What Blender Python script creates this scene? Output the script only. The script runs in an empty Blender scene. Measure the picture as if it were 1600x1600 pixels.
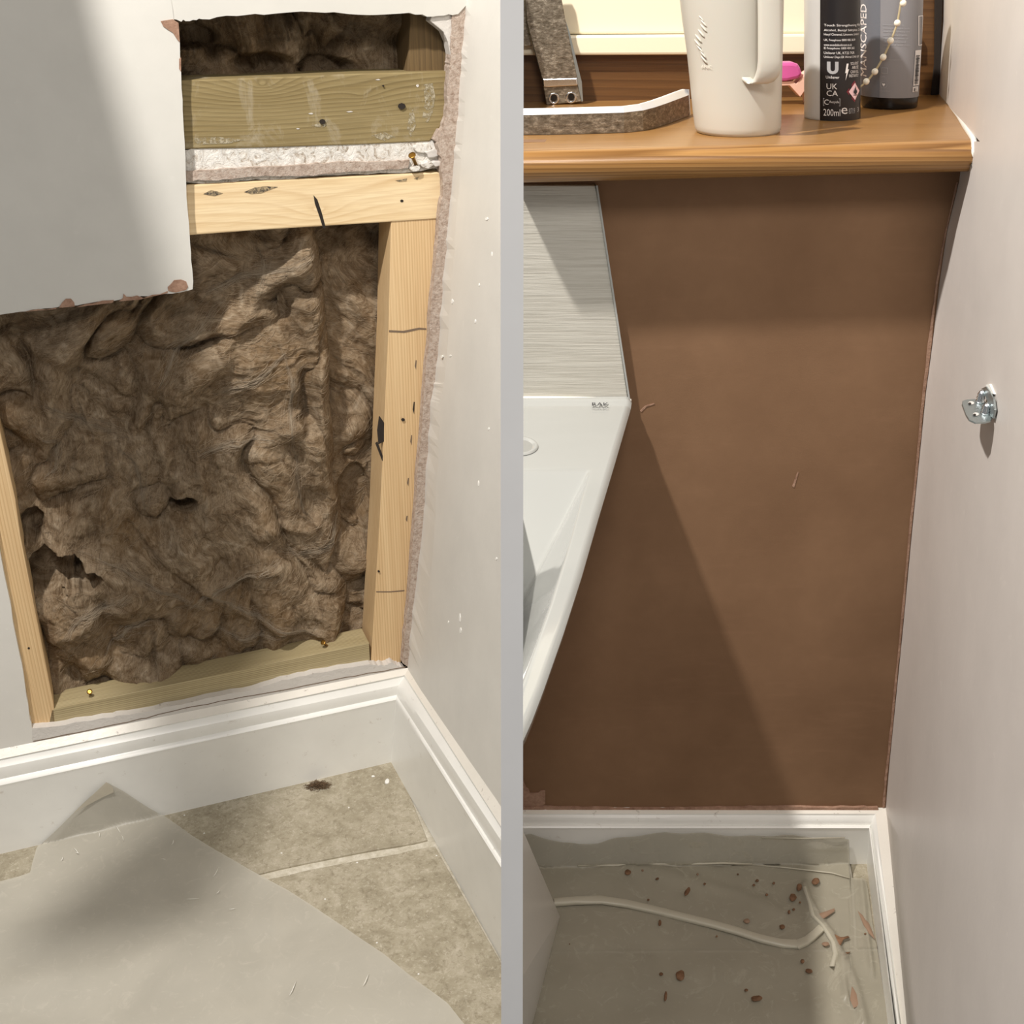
import bpy, bmesh, math, random
import numpy as np
from mathutils import Vector, Matrix

random.seed(7)
SC = bpy.context.scene
COL = SC.collection

# ------------------------------------------------------------------ camera, sky, lamps, exposure
FPX, TH, CH = 1800.0, 0.45, 1.11          # focal length in pixels of a 1600 frame, downward pitch, eye height
cT, sT = math.cos(TH), math.sin(TH)
cam_d = bpy.data.cameras.new('camera')
cam_d.sensor_width = 36.0
cam_d.lens = FPX / 1600.0 * 36.0
cam_d.clip_start = 0.02
cam = bpy.data.objects.new('camera', cam_d)
COL.objects.link(cam)
cam.location = (0, 0, CH)
cam.rotation_euler = (math.pi / 2 - TH, 0, 0)
SC.camera = cam

wd = bpy.data.worlds.new('world')
wd.use_nodes = True
wd.node_tree.nodes['Background'].inputs[0].default_value = (1.0, 0.975, 0.94, 1)
wd.node_tree.nodes['Background'].inputs[1].default_value = 0.22
SC.world = wd


def area(name, loc, target, size, power, col):
    l = bpy.data.lights.new(name, 'AREA')
    l.shape = 'DISK'
    l.size = size
    l.energy = power
    l.color = col
    o = bpy.data.objects.new(name, l)
    COL.objects.link(o)
    o.location = loc
    o.rotation_euler = (Vector(target) - Vector(loc)).to_track_quat('-Z', 'Y').to_euler()
    return o


area('downlight_and_fill', (-0.66, 0.66, 2.3), (0.1, 1.3, 0.5), 0.07, 50.0, (1.0, 0.95, 0.89))
area('downlight_and_fill', (0.1, -0.6, 2.35), (-0.1, 1.3, 0.4), 0.5, 19.0, (1.0, 0.95, 0.90))  # soft fill lamp added to lift the shade, no known fitting

vs = SC.view_settings
vs.view_transform = 'Standard'
vs.look = 'None'
vs.gamma = 1.0
vs.use_curve_mapping = False
vs.exposure = 0.0
SC.display_settings.display_device = 'sRGB'
SC.cycles.max_bounces = 8
SC.cycles.transparent_max_bounces = 16


# ------------------------------------------------------------------ geometry helpers
def ray(px, py):
    u, v = px - 800.0, py - 800.0
    return Vector((u, FPX * cT - v * sT, -(v * cT + FPX * sT)))


CAM = Vector((0, 0, CH))
ZA = -0.2775                               # floor level of the left corner (a step below the right one)


def fl(px, py, z=0.0):
    """the point of a level surface at height z seen at a place of the photograph"""
    r = ray(px, py)
    return CAM + r * ((z - CH) / r.z)


class Pl:
    def __init__(s, o, n):
        s.o = Vector(o)
        s.n = Vector(n).normalized()

    def p(s, px, py, d=0.0):
        r = ray(px, py)
        return CAM + r * (((s.o + s.n * d - CAM).dot(s.n)) / r.dot(s.n))


class Wall(Pl):
    """upright wall through two floor points; d = distance out from the face of its skirting"""

    def __init__(s, a, b):
        x = (b - a)
        x.z = 0
        s.x = x.normalized()
        Pl.__init__(s, a, (s.x.y, -s.x.x, 0))

    def loc(s, P):
        q = P - s.o
        return (q.dot(s.x), q.dot(s.n), P.z)

    def at(s, X, d, Z):
        return Vector((s.o.x, s.o.y, 0)) + s.x * X + s.n * d + Vector((0, 0, Z))


def plane3(a, b, c, toward=CAM):
    n = (b - a).cross(c - a).normalized()
    if n.dot(toward - a) < 0:
        n = -n
    return Pl(a, n)


WA = Wall(fl(32, 1327, ZA), fl(611, 1191, ZA))      # left corner, wall with the hole
RA = Wall(fl(611, 1191, ZA), fl(784, 1502, ZA))     # left corner, its right wall
WB = Wall(fl(816, 1355), fl(1354, 1350))            # right corner, plastered wall
RB = Wall(fl(1354, 1350), fl(1382, 1567))           # right corner, its right wall
DW = -0.018 * 1.25                                  # wall face behind the skirting face, left corner
DWB = -0.018
PA = plane3(WA.p(726, 33, DW), WA.p(636, 1040, DW), RA.p(784, 1262, DW))
PB = plane3(WB.p(1499, 281, DWB), WB.p(1384, 1262, DWB), RB.p(1411, 1567, -0.014))

# top of the sill, a little out of level
SP = plane3(WB.at(0, 0, .9395), WB.at(.47, 0, .948), WB.at(0, -.3, .9395))


def sp(px, py, up=0.0):
    return SP.p(px, py, up)


def on_pb(d, z):
    """where the right wall stands at distance d from the plastered wall, at height z"""
    a = WB.at(0, d, z)
    return -((a - PB.o).dot(PB.n)) / WB.x.dot(PB.n)


def mesh(name, verts, faces, mat, parent=None, smooth=False, wall=None, base=None, bevel=0.0, seg=2):
    """links ONE mesh object; verts are in the room, the origin goes to the parent's base or its own"""
    V = [Vector(v) for v in verts]
    if parent is not None:
        b = Vector(parent['_base'])
    elif base is not None:
        b = Vector(base)
    else:
        xs = [v.x for v in V]; ys = [v.y for v in V]; zs = [v.z for v in V]
        b = Vector(((min(xs) + max(xs)) / 2, (min(ys) + max(ys)) / 2, min(zs)))
    me = bpy.data.meshes.new(name)
    me.from_pydata([tuple(v - b) for v in V], [], faces)
    me.validate()
    bm = bmesh.new()
    bm.from_mesh(me)
    bmesh.ops.recalc_face_normals(bm, faces=bm.faces)
    bm.to_mesh(me)
    bm.free()
    w = wall or WB
    at = me.attributes.new('gp', 'FLOAT_VECTOR', 'POINT')
    arr = np.empty(len(me.vertices) * 3, dtype=np.float32)
    for i, v in enumerate(me.vertices):
        arr[3 * i:3 * i + 3] = w.loc(v.co + b)
    at.data.foreach_set('vector', arr)
    if mat:
        me.materials.append(mat)
    if smooth:
        me.polygons.foreach_set('use_smooth', [True] * len(me.polygons))
    o = bpy.data.objects.new(name, me)
    COL.objects.link(o)
    if parent is not None:
        o.parent = parent
        if parent.type != 'EMPTY' or parent.parent:
            pass
    else:
        o.location = b
    o['_base'] = tuple(b)
    if bevel:
        m = o.modifiers.new('bevel', 'BEVEL')
        m.width = bevel
        m.segments = seg
        m.limit_method = 'ANGLE'
        m.angle_limit = math.radians(40)
        m.harden_normals = False
    return o


def thing(name, label, cat, base, group=None):
    o = bpy.data.objects.new(name, None)
    o.empty_display_size = 0.03
    COL.objects.link(o)
    o.location = base
    o['_base'] = tuple(base)
    o['label'] = label
    o['category'] = cat
    if group:
        o['group'] = group
    return o


def tag(o, label=None, cat=None, group=None, kind=None):
    if label: o['label'] = label
    if cat: o['category'] = cat
    if group: o['group'] = group
    if kind: o['kind'] = kind
    return o


def structure(name, base, label=None):
    o = bpy.data.objects.new(name, None)
    COL.objects.link(o)
    o.location = base
    o['_base'] = tuple(base)
    o['kind'] = 'structure'
    o['label'] = label or name.replace('_', ' ')
    return o


def prism(name, pts, pl, d1, d0, mat, parent=None, wall=None, bevel=0.0, base=None, smooth=False):
    """outline seen at pts on the plane pl at distance d1, as thick as d1 - d0"""
    fr = [pl.p(x, y, d1) for x, y in pts]
    bk = [v + pl.n * (d0 - d1) for v in fr]
    n = len(pts)
    F = [list(range(n)), list(range(2 * n - 1, n - 1, -1))]
    for i in range(n):
        j = (i + 1) % n
        F.append([i, j, n + j, n + i])
    return mesh(name, fr + bk, F, mat, parent, smooth, wall, base, bevel)


def jag(p0, p1, n, amp, seed=0):
    r = random.Random(seed)
    dx, dy = p1[0] - p0[0], p1[1] - p0[1]
    L = math.hypot(dx, dy)
    out = [p0]
    for i in range(1, n):
        t = (i + r.uniform(-.3, .3)) / n
        a = r.uniform(-1, 1) * amp
        out.append((p0[0] + dx * t - dy / L * a, p0[1] + dy * t + dx / L * a))
    out.append(p1)
    return out


def polyj(pts, n, amp, seed=0):
    out = []
    for i in range(len(pts) - 1):
        out += jag(pts[i], pts[i + 1], n, amp, seed + i)[:-1]
    return out + [pts[-1]]


def lerp(a, b, t):
    return a + (b - a) * t


def interp(pts, x):
    if x <= pts[0][0]:
        return pts[0][1]
    for (a, b), (c, d) in zip(pts, pts[1:]):
        if x <= c:
            return b + (d - b) * (x - a) / max(c - a, 1e-9)
    return pts[-1][1]


def grid(name, rows, mat, parent=None, smooth=True, wall=None, base=None, close=False):
    nr, nc = len(rows), len(rows[0])
    V = [v for r in rows for v in r]
    F = []
    for i in range(nr - 1):
        for j in range(nc - 1):
            F.append([i * nc + j, i * nc + j + 1, (i + 1) * nc + j + 1, (i + 1) * nc + j])
        if close:
            F.append([i * nc + nc - 1, i * nc, (i + 1) * nc, (i + 1) * nc + nc - 1])
    return mesh(name, V, F, mat, parent, smooth, wall, base)


def box_pts(c, sx, sy, sz, X=Vector((1, 0, 0)), Y=Vector((0, 1, 0)), Z=Vector((0, 0, 1))):
    V = [c + X * (sx * a) + Y * (sy * b) + Z * (sz * k) for a in (-.5, .5) for b in (-.5, .5) for k in (-.5, .5)]
    F = [[0, 1, 3, 2], [4, 6, 7, 5], [0, 4, 5, 1], [2, 3, 7, 6], [0, 2, 6, 4], [1, 5, 7, 3]]
    return V, F


def tube(path, r, seg=8, cap=True):
    V, F = [], []
    n = len(path)
    for i, p in enumerate(path):
        d = (path[min(i + 1, n - 1)] - path[max(i - 1, 0)]).normalized()
        a = d.cross(Vector((0, 0, 1)))
        if a.length < 1e-3:
            a = d.cross(Vector((1, 0, 0)))
        a.normalize()
        b = d.cross(a)
        rr = r[i] if isinstance(r, (list, tuple)) else r
        for k in range(seg):
            t = 2 * math.pi * k / seg
            V.append(p + a * (rr * math.cos(t)) + b * (rr * math.sin(t)))
    for i in range(n - 1):
        for k in range(seg):
            k2 = (k + 1) % seg
            F.append([i * seg + k, i * seg + k2, (i + 1) * seg + k2, (i + 1) * seg + k])
    if cap:
        F.append(list(range(seg)))
        F.append(list(range((n - 1) * seg, n * seg)))
    return V, F


def join(parts):
    V, F = [], []
    for v, f in parts:
        k = len(V)
        V += list(v)
        F += [[i + k for i in q] for q in f]
    return V, F


# ------------------------------------------------------------------ materials
def srgb(r, g, b):
    def f(c):
        c /= 255.0
        return c / 12.92 if c <= 0.04045 else ((c + 0.055) / 1.055) ** 2.4
    return (f(r), f(g), f(b), 1.0)


class M:
    def __init__(s, name, rough=0.6, metal=0.0, spec=0.5):
        s.m = bpy.data.materials.new(name)
        s.m.use_nodes = True
        s.t = s.m.node_tree
        s.b = s.t.nodes['Principled BSDF']
        s.b.inputs['Roughness'].default_value = rough
        s.b.inputs['Metallic'].default_value = metal
        s.b.inputs['Specular IOR Level'].default_value = spec

    def n(s, typ, **kw):
        q = s.t.nodes.new(typ)
        for k, v in kw.items():
            if k.startswith('i_'):
                k = k[2:]
                q.inputs[int(k) if k.isdigit() else k.replace('_', ' ')].default_value = v
            else:
                setattr(q, k, v)
        return q

    def l(s, a, b):
        s.t.links.new(a, b)

    def coord(s, scale=(1, 1, 1), warp=0.0, wscale=5.0):
        a = s.n('ShaderNodeAttribute', attribute_name='gp')
        mp = s.n('ShaderNodeMapping')
        mp.inputs['Scale'].default_value = scale
        src = a.outputs['Vector']
        if warp:
            nz = s.n('ShaderNodeTexNoise', i_Scale=wscale, i_Detail=3.0)
            s.l(src, nz.inputs['Vector'])
            sub = s.n('ShaderNodeVectorMath', operation='SUBTRACT')
            sub.inputs[1].default_value = (.5, .5, .5)
            s.l(nz.outputs['Color'], sub.inputs[0])
            sc = s.n('ShaderNodeVectorMath', operation='SCALE')
            sc.inputs['Scale'].default_value = warp
            s.l(sub.outputs[0], sc.inputs[0])
            ad = s.n('ShaderNodeVectorMath', operation='ADD')
            s.l(src, ad.inputs[0])
            s.l(sc.outputs[0], ad.inputs[1])
            src = ad.outputs[0]
        s.l(src, mp.inputs['Vector'])
        return mp.outputs[0]

    def noise(s, vec, scale, detail=4.0, rough=0.55, dist=0.0):
        q = s.n('ShaderNodeTexNoise', i_Scale=scale, i_Detail=detail, i_Roughness=rough, i_Distortion=dist)
        s.l(vec, q.inputs['Vector'])
        return q.outputs['Fac']

    def ramp(s, fac, stops):
        r = s.n('ShaderNodeValToRGB')
        e = r.color_ramp.elements
        e[0].position, e[0].color = stops[0]
        e[1].position, e[1].color = stops[-1]
        for p, c in stops[1:-1]:
            q = e.new(p)
            q.color = c
        s.l(fac, r.inputs[0])
        return r.outputs[0]

    def mix(s, fac, a, b, blend='MIX'):
        q = s.n('ShaderNodeMix', data_type='RGBA', blend_type=blend)
        if isinstance(fac, (int, float)):
            q.inputs[0].default_value = fac
        else:
            s.l(fac, q.inputs[0])
        for k, v in ((6, a), (7, b)):
            if isinstance(v, tuple):
                q.inputs[k].default_value = v
            else:
                s.l(v, q.inputs[k])
        return q.outputs[2]

    def color(s, c):
        if isinstance(c, tuple):
            s.b.inputs['Base Color'].default_value = c
        else:
            s.l(c, s.b.inputs['Base Color'])
        return s

    def bump(s, h, strength=0.3, dist=0.002, prev=None):
        q = s.n('ShaderNodeBump')
        q.inputs['Strength'].default_value = strength
        q.inputs['Distance'].default_value = dist
        s.l(h, q.inputs['Height'])
        if prev is not None:
            s.l(prev, q.inputs['Normal'])
        s.l(q.outputs[0], s.b.inputs['Normal'])
        return q.outputs[0]


BLK, WHT = (0, 0, 0, 1), (1, 1, 1, 1)


def mat_paint(name, col, dirt=None, rough=0.55, bump=0.12, dirt_amt=.6, scale=60):
    m = M(name, rough)
    v = m.coord()
    base = col
    f = m.noise(v, 9, 5, .6)
    c2 = tuple(x * .93 for x in col[:3]) + (1,)
    base = m.mix(m.ramp(f, [(.35, BLK), (.7, WHT)]), col, c2)
    if dirt:
        f2 = m.noise(v, 55, 6, .7, .4)
        base = m.mix(m.ramp(f2, [(.62, BLK), (.70, (dirt_amt,) * 3 + (1,))]), base, dirt)
    m.color(base)
    a = m.noise(v, scale, 6, .6)
    m.bump(a, bump, .002)
    return m.m


def mat_wood(name, lo, mid, hi, axis='X', freq=90.0, wob=2.2, stretch=9.0, rough=.6, knots=(), stain=None, fine=420, contrast=.6):
    """grain lines run along the axis, bent by a stretched noise and round the knots"""
    m = M(name, rough)
    a = 1.0 / stretch
    sc = (a, 1, 1) if axis == 'X' else (1, 1, a)
    v = m.coord(sc)
    n1 = m.noise(v, 9, 3, .5, .3)
    at = m.n('ShaderNodeAttribute', attribute_name='gp')
    sp = m.n('ShaderNodeSeparateXYZ')
    m.l(at.outputs['Vector'], sp.inputs[0])

    def math_(op, x, y):
        q = m.n('ShaderNodeMath', operation=op)
        for k, z in enumerate((x, y)):
            if isinstance(z, (int, float)):
                q.inputs[k].default_value = z
            else:
                m.l(z, q.inputs[k])
        return q.outputs[0]
    cross = sp.outputs[2] if axis == 'X' else sp.outputs[0]
    cross = math_('ADD', cross, sp.outputs[1])
    ph = math_('ADD', math_('MULTIPLY', cross, freq), math_('MULTIPLY', n1, wob))
    for (kx, kz, r, amp) in knots:
        mp = m.n('ShaderNodeMapping')
        mp.inputs['Location'].default_value = (-kx * (.4 if axis == 'X' else 1), 0, -kz * (1 if axis == 'X' else .4))
        mp.inputs['Scale'].default_value = (.4, 0, 1) if axis == 'X' else (1, 0, .4)
        m.l(at.outputs['Vector'], mp.inputs['Vector'])
        ln_ = m.n('ShaderNodeVectorMath', operation='LENGTH')
        m.l(mp.outputs[0], ln_.inputs[0])
        e = math_('POWER', 2.718, math_('MULTIPLY', ln_.outputs['Value'], -1.0 / r))
        ph = math_('ADD', ph, math_('MULTIPLY', e, amp))
    fr = math_('FRACT', ph, 0)
    v2 = m.coord((a * .35, 1, 1) if axis == 'X' else (1, 1, a * .35))
    n2 = m.noise(v2, fine, 3, .6)
    grain = m.ramp(fr, [(0.0, hi), (.55, mid), (.86, lo), (1.0, hi)])
    soft = m.noise(m.coord(sc), 24, 4, .6)
    body = m.ramp(soft, [(.32, mid), (.7, hi)])
    base = m.mix(m.ramp(soft, [(.3, (contrast,) * 3 + (1,)), (.75, (contrast * .35,) * 3 + (1,))]), body, grain)
    base = m.mix(m.ramp(n2, [(.35, (.3, .3, .3, 1)), (.6, BLK)]), base, lo)
    if stain:
        f2 = m.noise(m.coord((1, 1, .6)), 22, 6, .72, .6)
        base = m.mix(m.ramp(f2, [(.55, BLK), (.70, (.6, .6, .6, 1))]), base, stain)
    m.color(base)
    b1 = m.bump(n2, .2, .0008)
    m.bump(fr, .06, .0006, b1)
    return m.m


m_wall = mat_paint('wall_paint', srgb(222, 219, 212), srgb(236, 234, 228), .5, .15, .25)
m_wall_warm = mat_paint('wall_paint_warm', srgb(218, 211, 205), srgb(238, 232, 224), .42, .15, .25)
m_board = mat_paint('board_paint', srgb(214, 212, 205), srgb(222, 220, 214), .5, .1, .2)
m_gloss = mat_paint('skirting_gloss', srgb(243, 242, 237), srgb(170, 155, 138), .28, .06, .35, 30)
m_gloss_dirty = mat_paint('skirting_top_paint', srgb(236, 231, 221), srgb(120, 105, 90), .35, .3, .75, 90)
m_post = mat_paint('post_paint', srgb(250, 250, 250), None, .5, .03)
m_skim = mat_paint('skim_edge', srgb(212, 207, 201), srgb(150, 135, 122), .8, .6, .6, 160)

q = M('broken_plaster', .95)
v = q.coord()
c = q.ramp(q.noise(v, 130, 6, .7), [(.3, srgb(146, 124, 108)), (.5, srgb(186, 168, 154)), (.72, srgb(208, 196, 184))])
q.color(c)
q.bump(q.noise(v, 300, 5, .7), .8, .003)
m_broken = q.m

q = M('plaster_chip', .95)
v = q.coord()
q.color(q.ramp(q.noise(v, 90, 5, .7), [(.3, srgb(138, 104, 84)), (.7, srgb(184, 150, 128))]))
q.bump(q.noise(v, 260, 5, .7), .7, .002)
m_chip = q.m

q = M('crusty_plaster', .95)
v = q.coord((1, 1, 1), .02, 40)
f = q.noise(v, 70, 7, .72, 1.2)
q.color(q.ramp(f, [(.30, srgb(72, 58, 46)), (.37, srgb(186, 172, 156)), (.48, srgb(232, 228, 220)), (.75, srgb(246, 244, 240))]))
q.bump(f, 1.0, .004)
m_crust = q.m

q = M('fresh_plaster', .85)
v = q.coord((1, 1, 1), .05, 3)
f = q.noise(v, 6, 5, .6)
c = q.ramp(f, [(.3, srgb(117, 87, 61)), (.55, srgb(128, 97, 70)), (.75, srgb(138, 106, 78))])
f3 = q.noise(q.coord((.5, 1, 3)), 25, 6, .65)
c = q.mix(q.ramp(f3, [(.55, BLK), (.8, (.2, .2, .2, 1))]), c, srgb(148, 113, 86))
q.color(c)
q.bump(q.noise(q.coord(), 500, 4, .6), .15, .001)
m_plaster = q.m

def kn(px, py, r, amp):
    l_ = WA.loc(WA.p(px, py, -.03))
    return (l_[0], l_[2], r, amp)


m_new = mat_wood('new_pine', srgb(196, 160, 112), srgb(228, 202, 158), srgb(238, 217, 178), 'X', 70, 4.5, 8, .6, [kn(500, 330, .02, 3)], contrast=.5)
m_newv = mat_wood('new_pine_upright', srgb(182, 142, 94), srgb(214, 182, 136), srgb(228, 200, 156), 'Z', 210, 3.0, 26, .6, contrast=.75)
m_rail = mat_wood('treated_pine', srgb(108, 90, 54), srgb(178, 162, 122), srgb(192, 178, 142), 'X', 250, 3.0, 30, .65, contrast=.8)
m_old = mat_wood('old_timber', srgb(98, 82, 48), srgb(136, 118, 76), srgb(154, 138, 98), 'X', 110, 5.0, 12, .75, [kn(412, 133, .035, 7), kn(568, 148, .015, 2)], stain=srgb(172, 162, 140), contrast=.7)
m_old_dark = mat_wood('old_timber_dark', srgb(66, 50, 30), srgb(98, 78, 48), srgb(118, 96, 62), 'Z', 120, 4, 12, .8)
m_oak = mat_wood('oiled_oak', srgb(104, 68, 30), srgb(148, 106, 56), srgb(174, 132, 80), 'X', 200, 7.0, 20, .3, fine=520, contrast=.85)
m_frame = mat_wood('stained_frame', srgb(64, 40, 20), srgb(92, 62, 34), srgb(112, 78, 44), 'X', 110, 4.0, 24, .35, contrast=.5)

q = M('mineral_wool', 1.0, 0, .05)


def wcoord(q, sc):
    a = q.n('ShaderNodeAttribute', attribute_name='flow')
    mp = q.n('ShaderNodeMapping')
    mp.inputs['Scale'].default_value = sc
    q.l(a.outputs['Vector'], mp.inputs['Vector'])
    return mp.outputs[0]


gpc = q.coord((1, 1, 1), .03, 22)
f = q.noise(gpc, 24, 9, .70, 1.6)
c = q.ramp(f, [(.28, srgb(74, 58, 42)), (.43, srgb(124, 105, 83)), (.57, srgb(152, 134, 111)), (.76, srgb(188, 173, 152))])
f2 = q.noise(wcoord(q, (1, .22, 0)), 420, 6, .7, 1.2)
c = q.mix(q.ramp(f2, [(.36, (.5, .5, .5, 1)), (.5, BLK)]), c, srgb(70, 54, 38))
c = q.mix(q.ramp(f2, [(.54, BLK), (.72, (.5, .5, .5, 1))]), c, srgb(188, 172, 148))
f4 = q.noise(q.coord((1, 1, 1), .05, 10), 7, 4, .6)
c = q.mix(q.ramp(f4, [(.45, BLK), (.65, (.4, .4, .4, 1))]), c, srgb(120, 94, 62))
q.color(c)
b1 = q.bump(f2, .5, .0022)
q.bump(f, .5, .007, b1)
m_wool = q.m

q = M('wool_fibre', 1.0, 0, .2)
q.color(srgb(168, 150, 126))
m_fibre = q.m
q = M('wisp_fibre', 1.0, 0, .2)
q.color(srgb(186, 170, 148))
m_wisp = q.m
q = M('tuft_fibre', 1.0, 0, .1)
q.color(srgb(112, 92, 72))
m_tuft = q.m
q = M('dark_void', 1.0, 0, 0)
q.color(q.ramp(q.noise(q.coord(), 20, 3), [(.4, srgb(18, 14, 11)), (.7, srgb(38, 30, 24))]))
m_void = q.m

q = M('stone_tile', .55)
v = q.coord((1, 1, 1), .05, 8)
f = q.noise(v, 17, 10, .78, .3)
c = q.ramp(f, [(.28, srgb(136, 126, 106)), (.48, srgb(164, 155, 134)), (.62, srgb(184, 175, 156)), (.78, srgb(210, 202, 184))])
f2 = q.noise(q.coord(), 160, 6, .75)
c = q.mix(q.ramp(f2, [(.54, BLK), (.68, (.7, .7, .7, 1))]), c, srgb(206, 198, 180))
f5 = q.noise(q.coord((1, 1, 1), .01, 60), 90, 6, .75, 1.0)
c = q.mix(q.ramp(f5, [(.36, (.45, .45, .45, 1)), (.48, BLK)]), c, srgb(112, 100, 78))
q.color(c)
q.bump(f2, .35, .0012)
m_tile = q.m
q = M('grout', .9)
q.color(q.ramp(q.noise(q.coord(), 80, 6, .7), [(.35, srgb(186, 178, 158)), (.7, srgb(222, 216, 202))]))
q.bump(q.noise(q.coord(), 200, 5, .7), .5, .0015)
m_grout = q.m


def mat_film(name, alpha, col, dust):
    m = M(name, .38)
    v = m.coord((1, 1, 1), .05, 6)
    f = m.noise(v, 7, 5, .6, .5)
    m.color(m.ramp(f, [(.3, tuple(x * .86 for x in col[:3]) + (1,)), (.7, col)]))
    f2 = m.noise(m.coord((1, 1, 1), .03, 20), 26, 6, .7, 2.5)
    a = m.ramp(f2, [(.55, (alpha,) * 3 + (1,)), (.74, (min(1, alpha + dust),) * 3 + (1,))])
    m.l(a, m.b.inputs['Alpha'])
    m.bump(m.noise(v, 30, 5, .6), .25, .003)
    return m.m


m_film = mat_film('polythene_film', .82, srgb(200, 195, 182), .12)
m_film2 = mat_film('polythene_film_thin', .62, srgb(186, 180, 162), .25)
m_film3 = mat_film('polythene_fold', .9, srgb(200, 192, 174), .1)

q = M('scuff', .6)
q.color(srgb(236, 233, 224))
m_scuff = q.m
q = M('polythene_roll', .35)
q.color(srgb(190, 184, 166))
m_film4 = q.m
q = M('ceramic', .08)
q.color(srgb(168, 169, 165))
q.b.inputs['Coat Weight'].default_value = .4
m_ceramic = q.m
q = M('hole_grey', .6)
q.color(srgb(150, 150, 145))
m_hole = q.m
q = M('silicone', .4)
q.color(srgb(230, 226, 214))
m_sil = q.m
q = M('linear_tile', .3)
f = q.noise(q.coord((.25, 1, 9)), 60, 5, .6)
q.color(q.ramp(f, [(.3, srgb(178, 174, 163)), (.6, srgb(198, 195, 185))]))
q.bump(f, .4, .002)
m_ltile = q.m
q = M('cabinet_white', .3)
q.color(srgb(206, 202, 194))
m_cab = q.m
q = M('cream_gloss', .25)
q.color(srgb(240, 230, 204))
m_cream = q.m
q = M('polished_chrome', .16, 1.0)
q.color(srgb(225, 228, 232))
m_chrome = q.m
q = M('chrome_highlight', .42, .6)  # paler, less metallic chrome: the highlight is put into the colour
q.color(srgb(244, 246, 250))
m_chrome_top = q.m
q = M('tarnished_chrome', .36, .75)
v = q.coord((1, 1, 2.2))
f = q.noise(v, 120, 7, .8)
q.color(q.ramp(f, [(.34, srgb(92, 82, 68)), (.52, srgb(140, 130, 114)), (.68, srgb(206, 196, 178))]))
q.bump(f, .5, .001)
m_tarn = q.m
q = M('zinc_steel', .35, .85)
q.color(srgb(170, 178, 178))
m_zinc = q.m
q = M('brass', .3, .9)
q.color(srgb(170, 128, 60))
m_brass = q.m
q = M('cup_plastic', .38)
q.color(srgb(200, 195, 183))
q.b.inputs['Subsurface Weight'].default_value = .05
m_cup = q.m
q = M('brushed_can', .4, .25)
q.color(srgb(200, 199, 196))
m_can = q.m
q = M('black_label', .35)
q.color(srgb(24, 20, 22))
m_black = q.m
q = M('black_plastic', .2)
q.color(srgb(10, 10, 12))
m_bplastic = q.m
q = M('grey_label', .45)
q.color(srgb(132, 131, 134))
m_grey = q.m
q = M('dark_grey_label', .45)
q.color(srgb(104, 107, 114))
m_dgrey = q.m
q = M('print_white', .6)
q.color(srgb(226, 222, 220))
m_print = q.m
q = M('print_grey', .6)
q.color(srgb(158, 158, 160))
m_print2 = q.m
q = M('print_dark', .6)
q.color(srgb(38, 38, 42))
m_print3 = q.m
q = M('print_pink', .6)
q.color(srgb(232, 196, 200))
m_pinkp = q.m
q = M('print_red', .6)
q.color(srgb(120, 40, 52))
m_red = q.m
q = M('pink_plastic', .3)
q.color(srgb(212, 96, 162))
m_pink = q.m
q = M('pale_pink', .5)
q.color(srgb(244, 200, 180))
m_ppink = q.m
q = M('bead_white', .2)
q.color(srgb(240, 234, 218))
m_bead = q.m
q = M('cord', .7)
q.color(srgb(176, 162, 128))
m_cord = q.m
q = M('splash', .8)
q.color(q.ramp(q.noise(q.coord(), 150, 4), [(.35, srgb(104, 74, 50)), (.7, srgb(142, 106, 78))]))
m_splash = q.m
q = M('splash_pale', .8)
q.color(srgb(150, 122, 100))
m_splash2 = q.m
q = M('gap_shade_and_ink', .9)  # shade inside holes and gaps put into a dark colour; also stamped ink
q.color(srgb(40, 32, 26))
m_gap_ink = q.m
q = M('smudge', .9)
q.color(q.ramp(q.noise(q.coord(), 240, 5, .7), [(.4, srgb(60, 56, 52)), (.6, srgb(176, 156, 122))]))
m_smudge = q.m
q = M('thin_plaster_smear', .9)
q.color(srgb(176, 166, 142))
q.l(q.ramp(q.noise(q.coord(), 150, 5, .7), [(.42, BLK), (.6, WHT)]), q.b.inputs['Alpha'])
m_smear = q.m
q = M('white_crumb', .8)
q.color(srgb(240, 238, 232))
m_crumb = q.m
q = M('dark_crack', .9)
q.color(srgb(120, 102, 84))
m_crack = q.m

# ------------------------------------------------------------------ unseen board, added and shaped to shade a band of the left corner
L1 = Vector((-0.66, 0.66, 2.3))
shp = [(140, -60), (150, 33), (270, 440), (400, 950), (425, 1190), (400, 1290), (330, 1440), (0, 1500), (60, 1440), (235, 1290), (235, 1190), (110, 800), (-80, 500), (-400, 300), (-400, -60)]
pts_ = []
for (x, y) in shp:
    P_ = WA.p(x, y, DW) if y < 1270 else fl(x, y, ZA)
    pts_.append(P_)
mid_ = L1.lerp(sum(pts_, Vector()) / len(pts_), .40)
dn_ = (sum(pts_, Vector()) / len(pts_) - L1).normalized()
OP = Pl(mid_, dn_)
V = []
for P_ in pts_:
    r_ = P_ - L1
    V.append(L1 + r_ * ((OP.o - L1).dot(OP.n) / r_.dot(OP.n)))
OCC = V
V = V + [v + dn_ * -.012 for v in V]
n = len(pts_)
o = mesh('added_shade_board', V, [list(range(n)), list(range(2 * n - 1, n - 1, -1))] + [[i, (i + 1) % n, n + (i + 1) % n, n + i] for i in range(n)], m_post, None, False, WA)
o['kind'] = 'structure'
o['label'] = 'unseen board added above the left corner to shade it'

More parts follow.
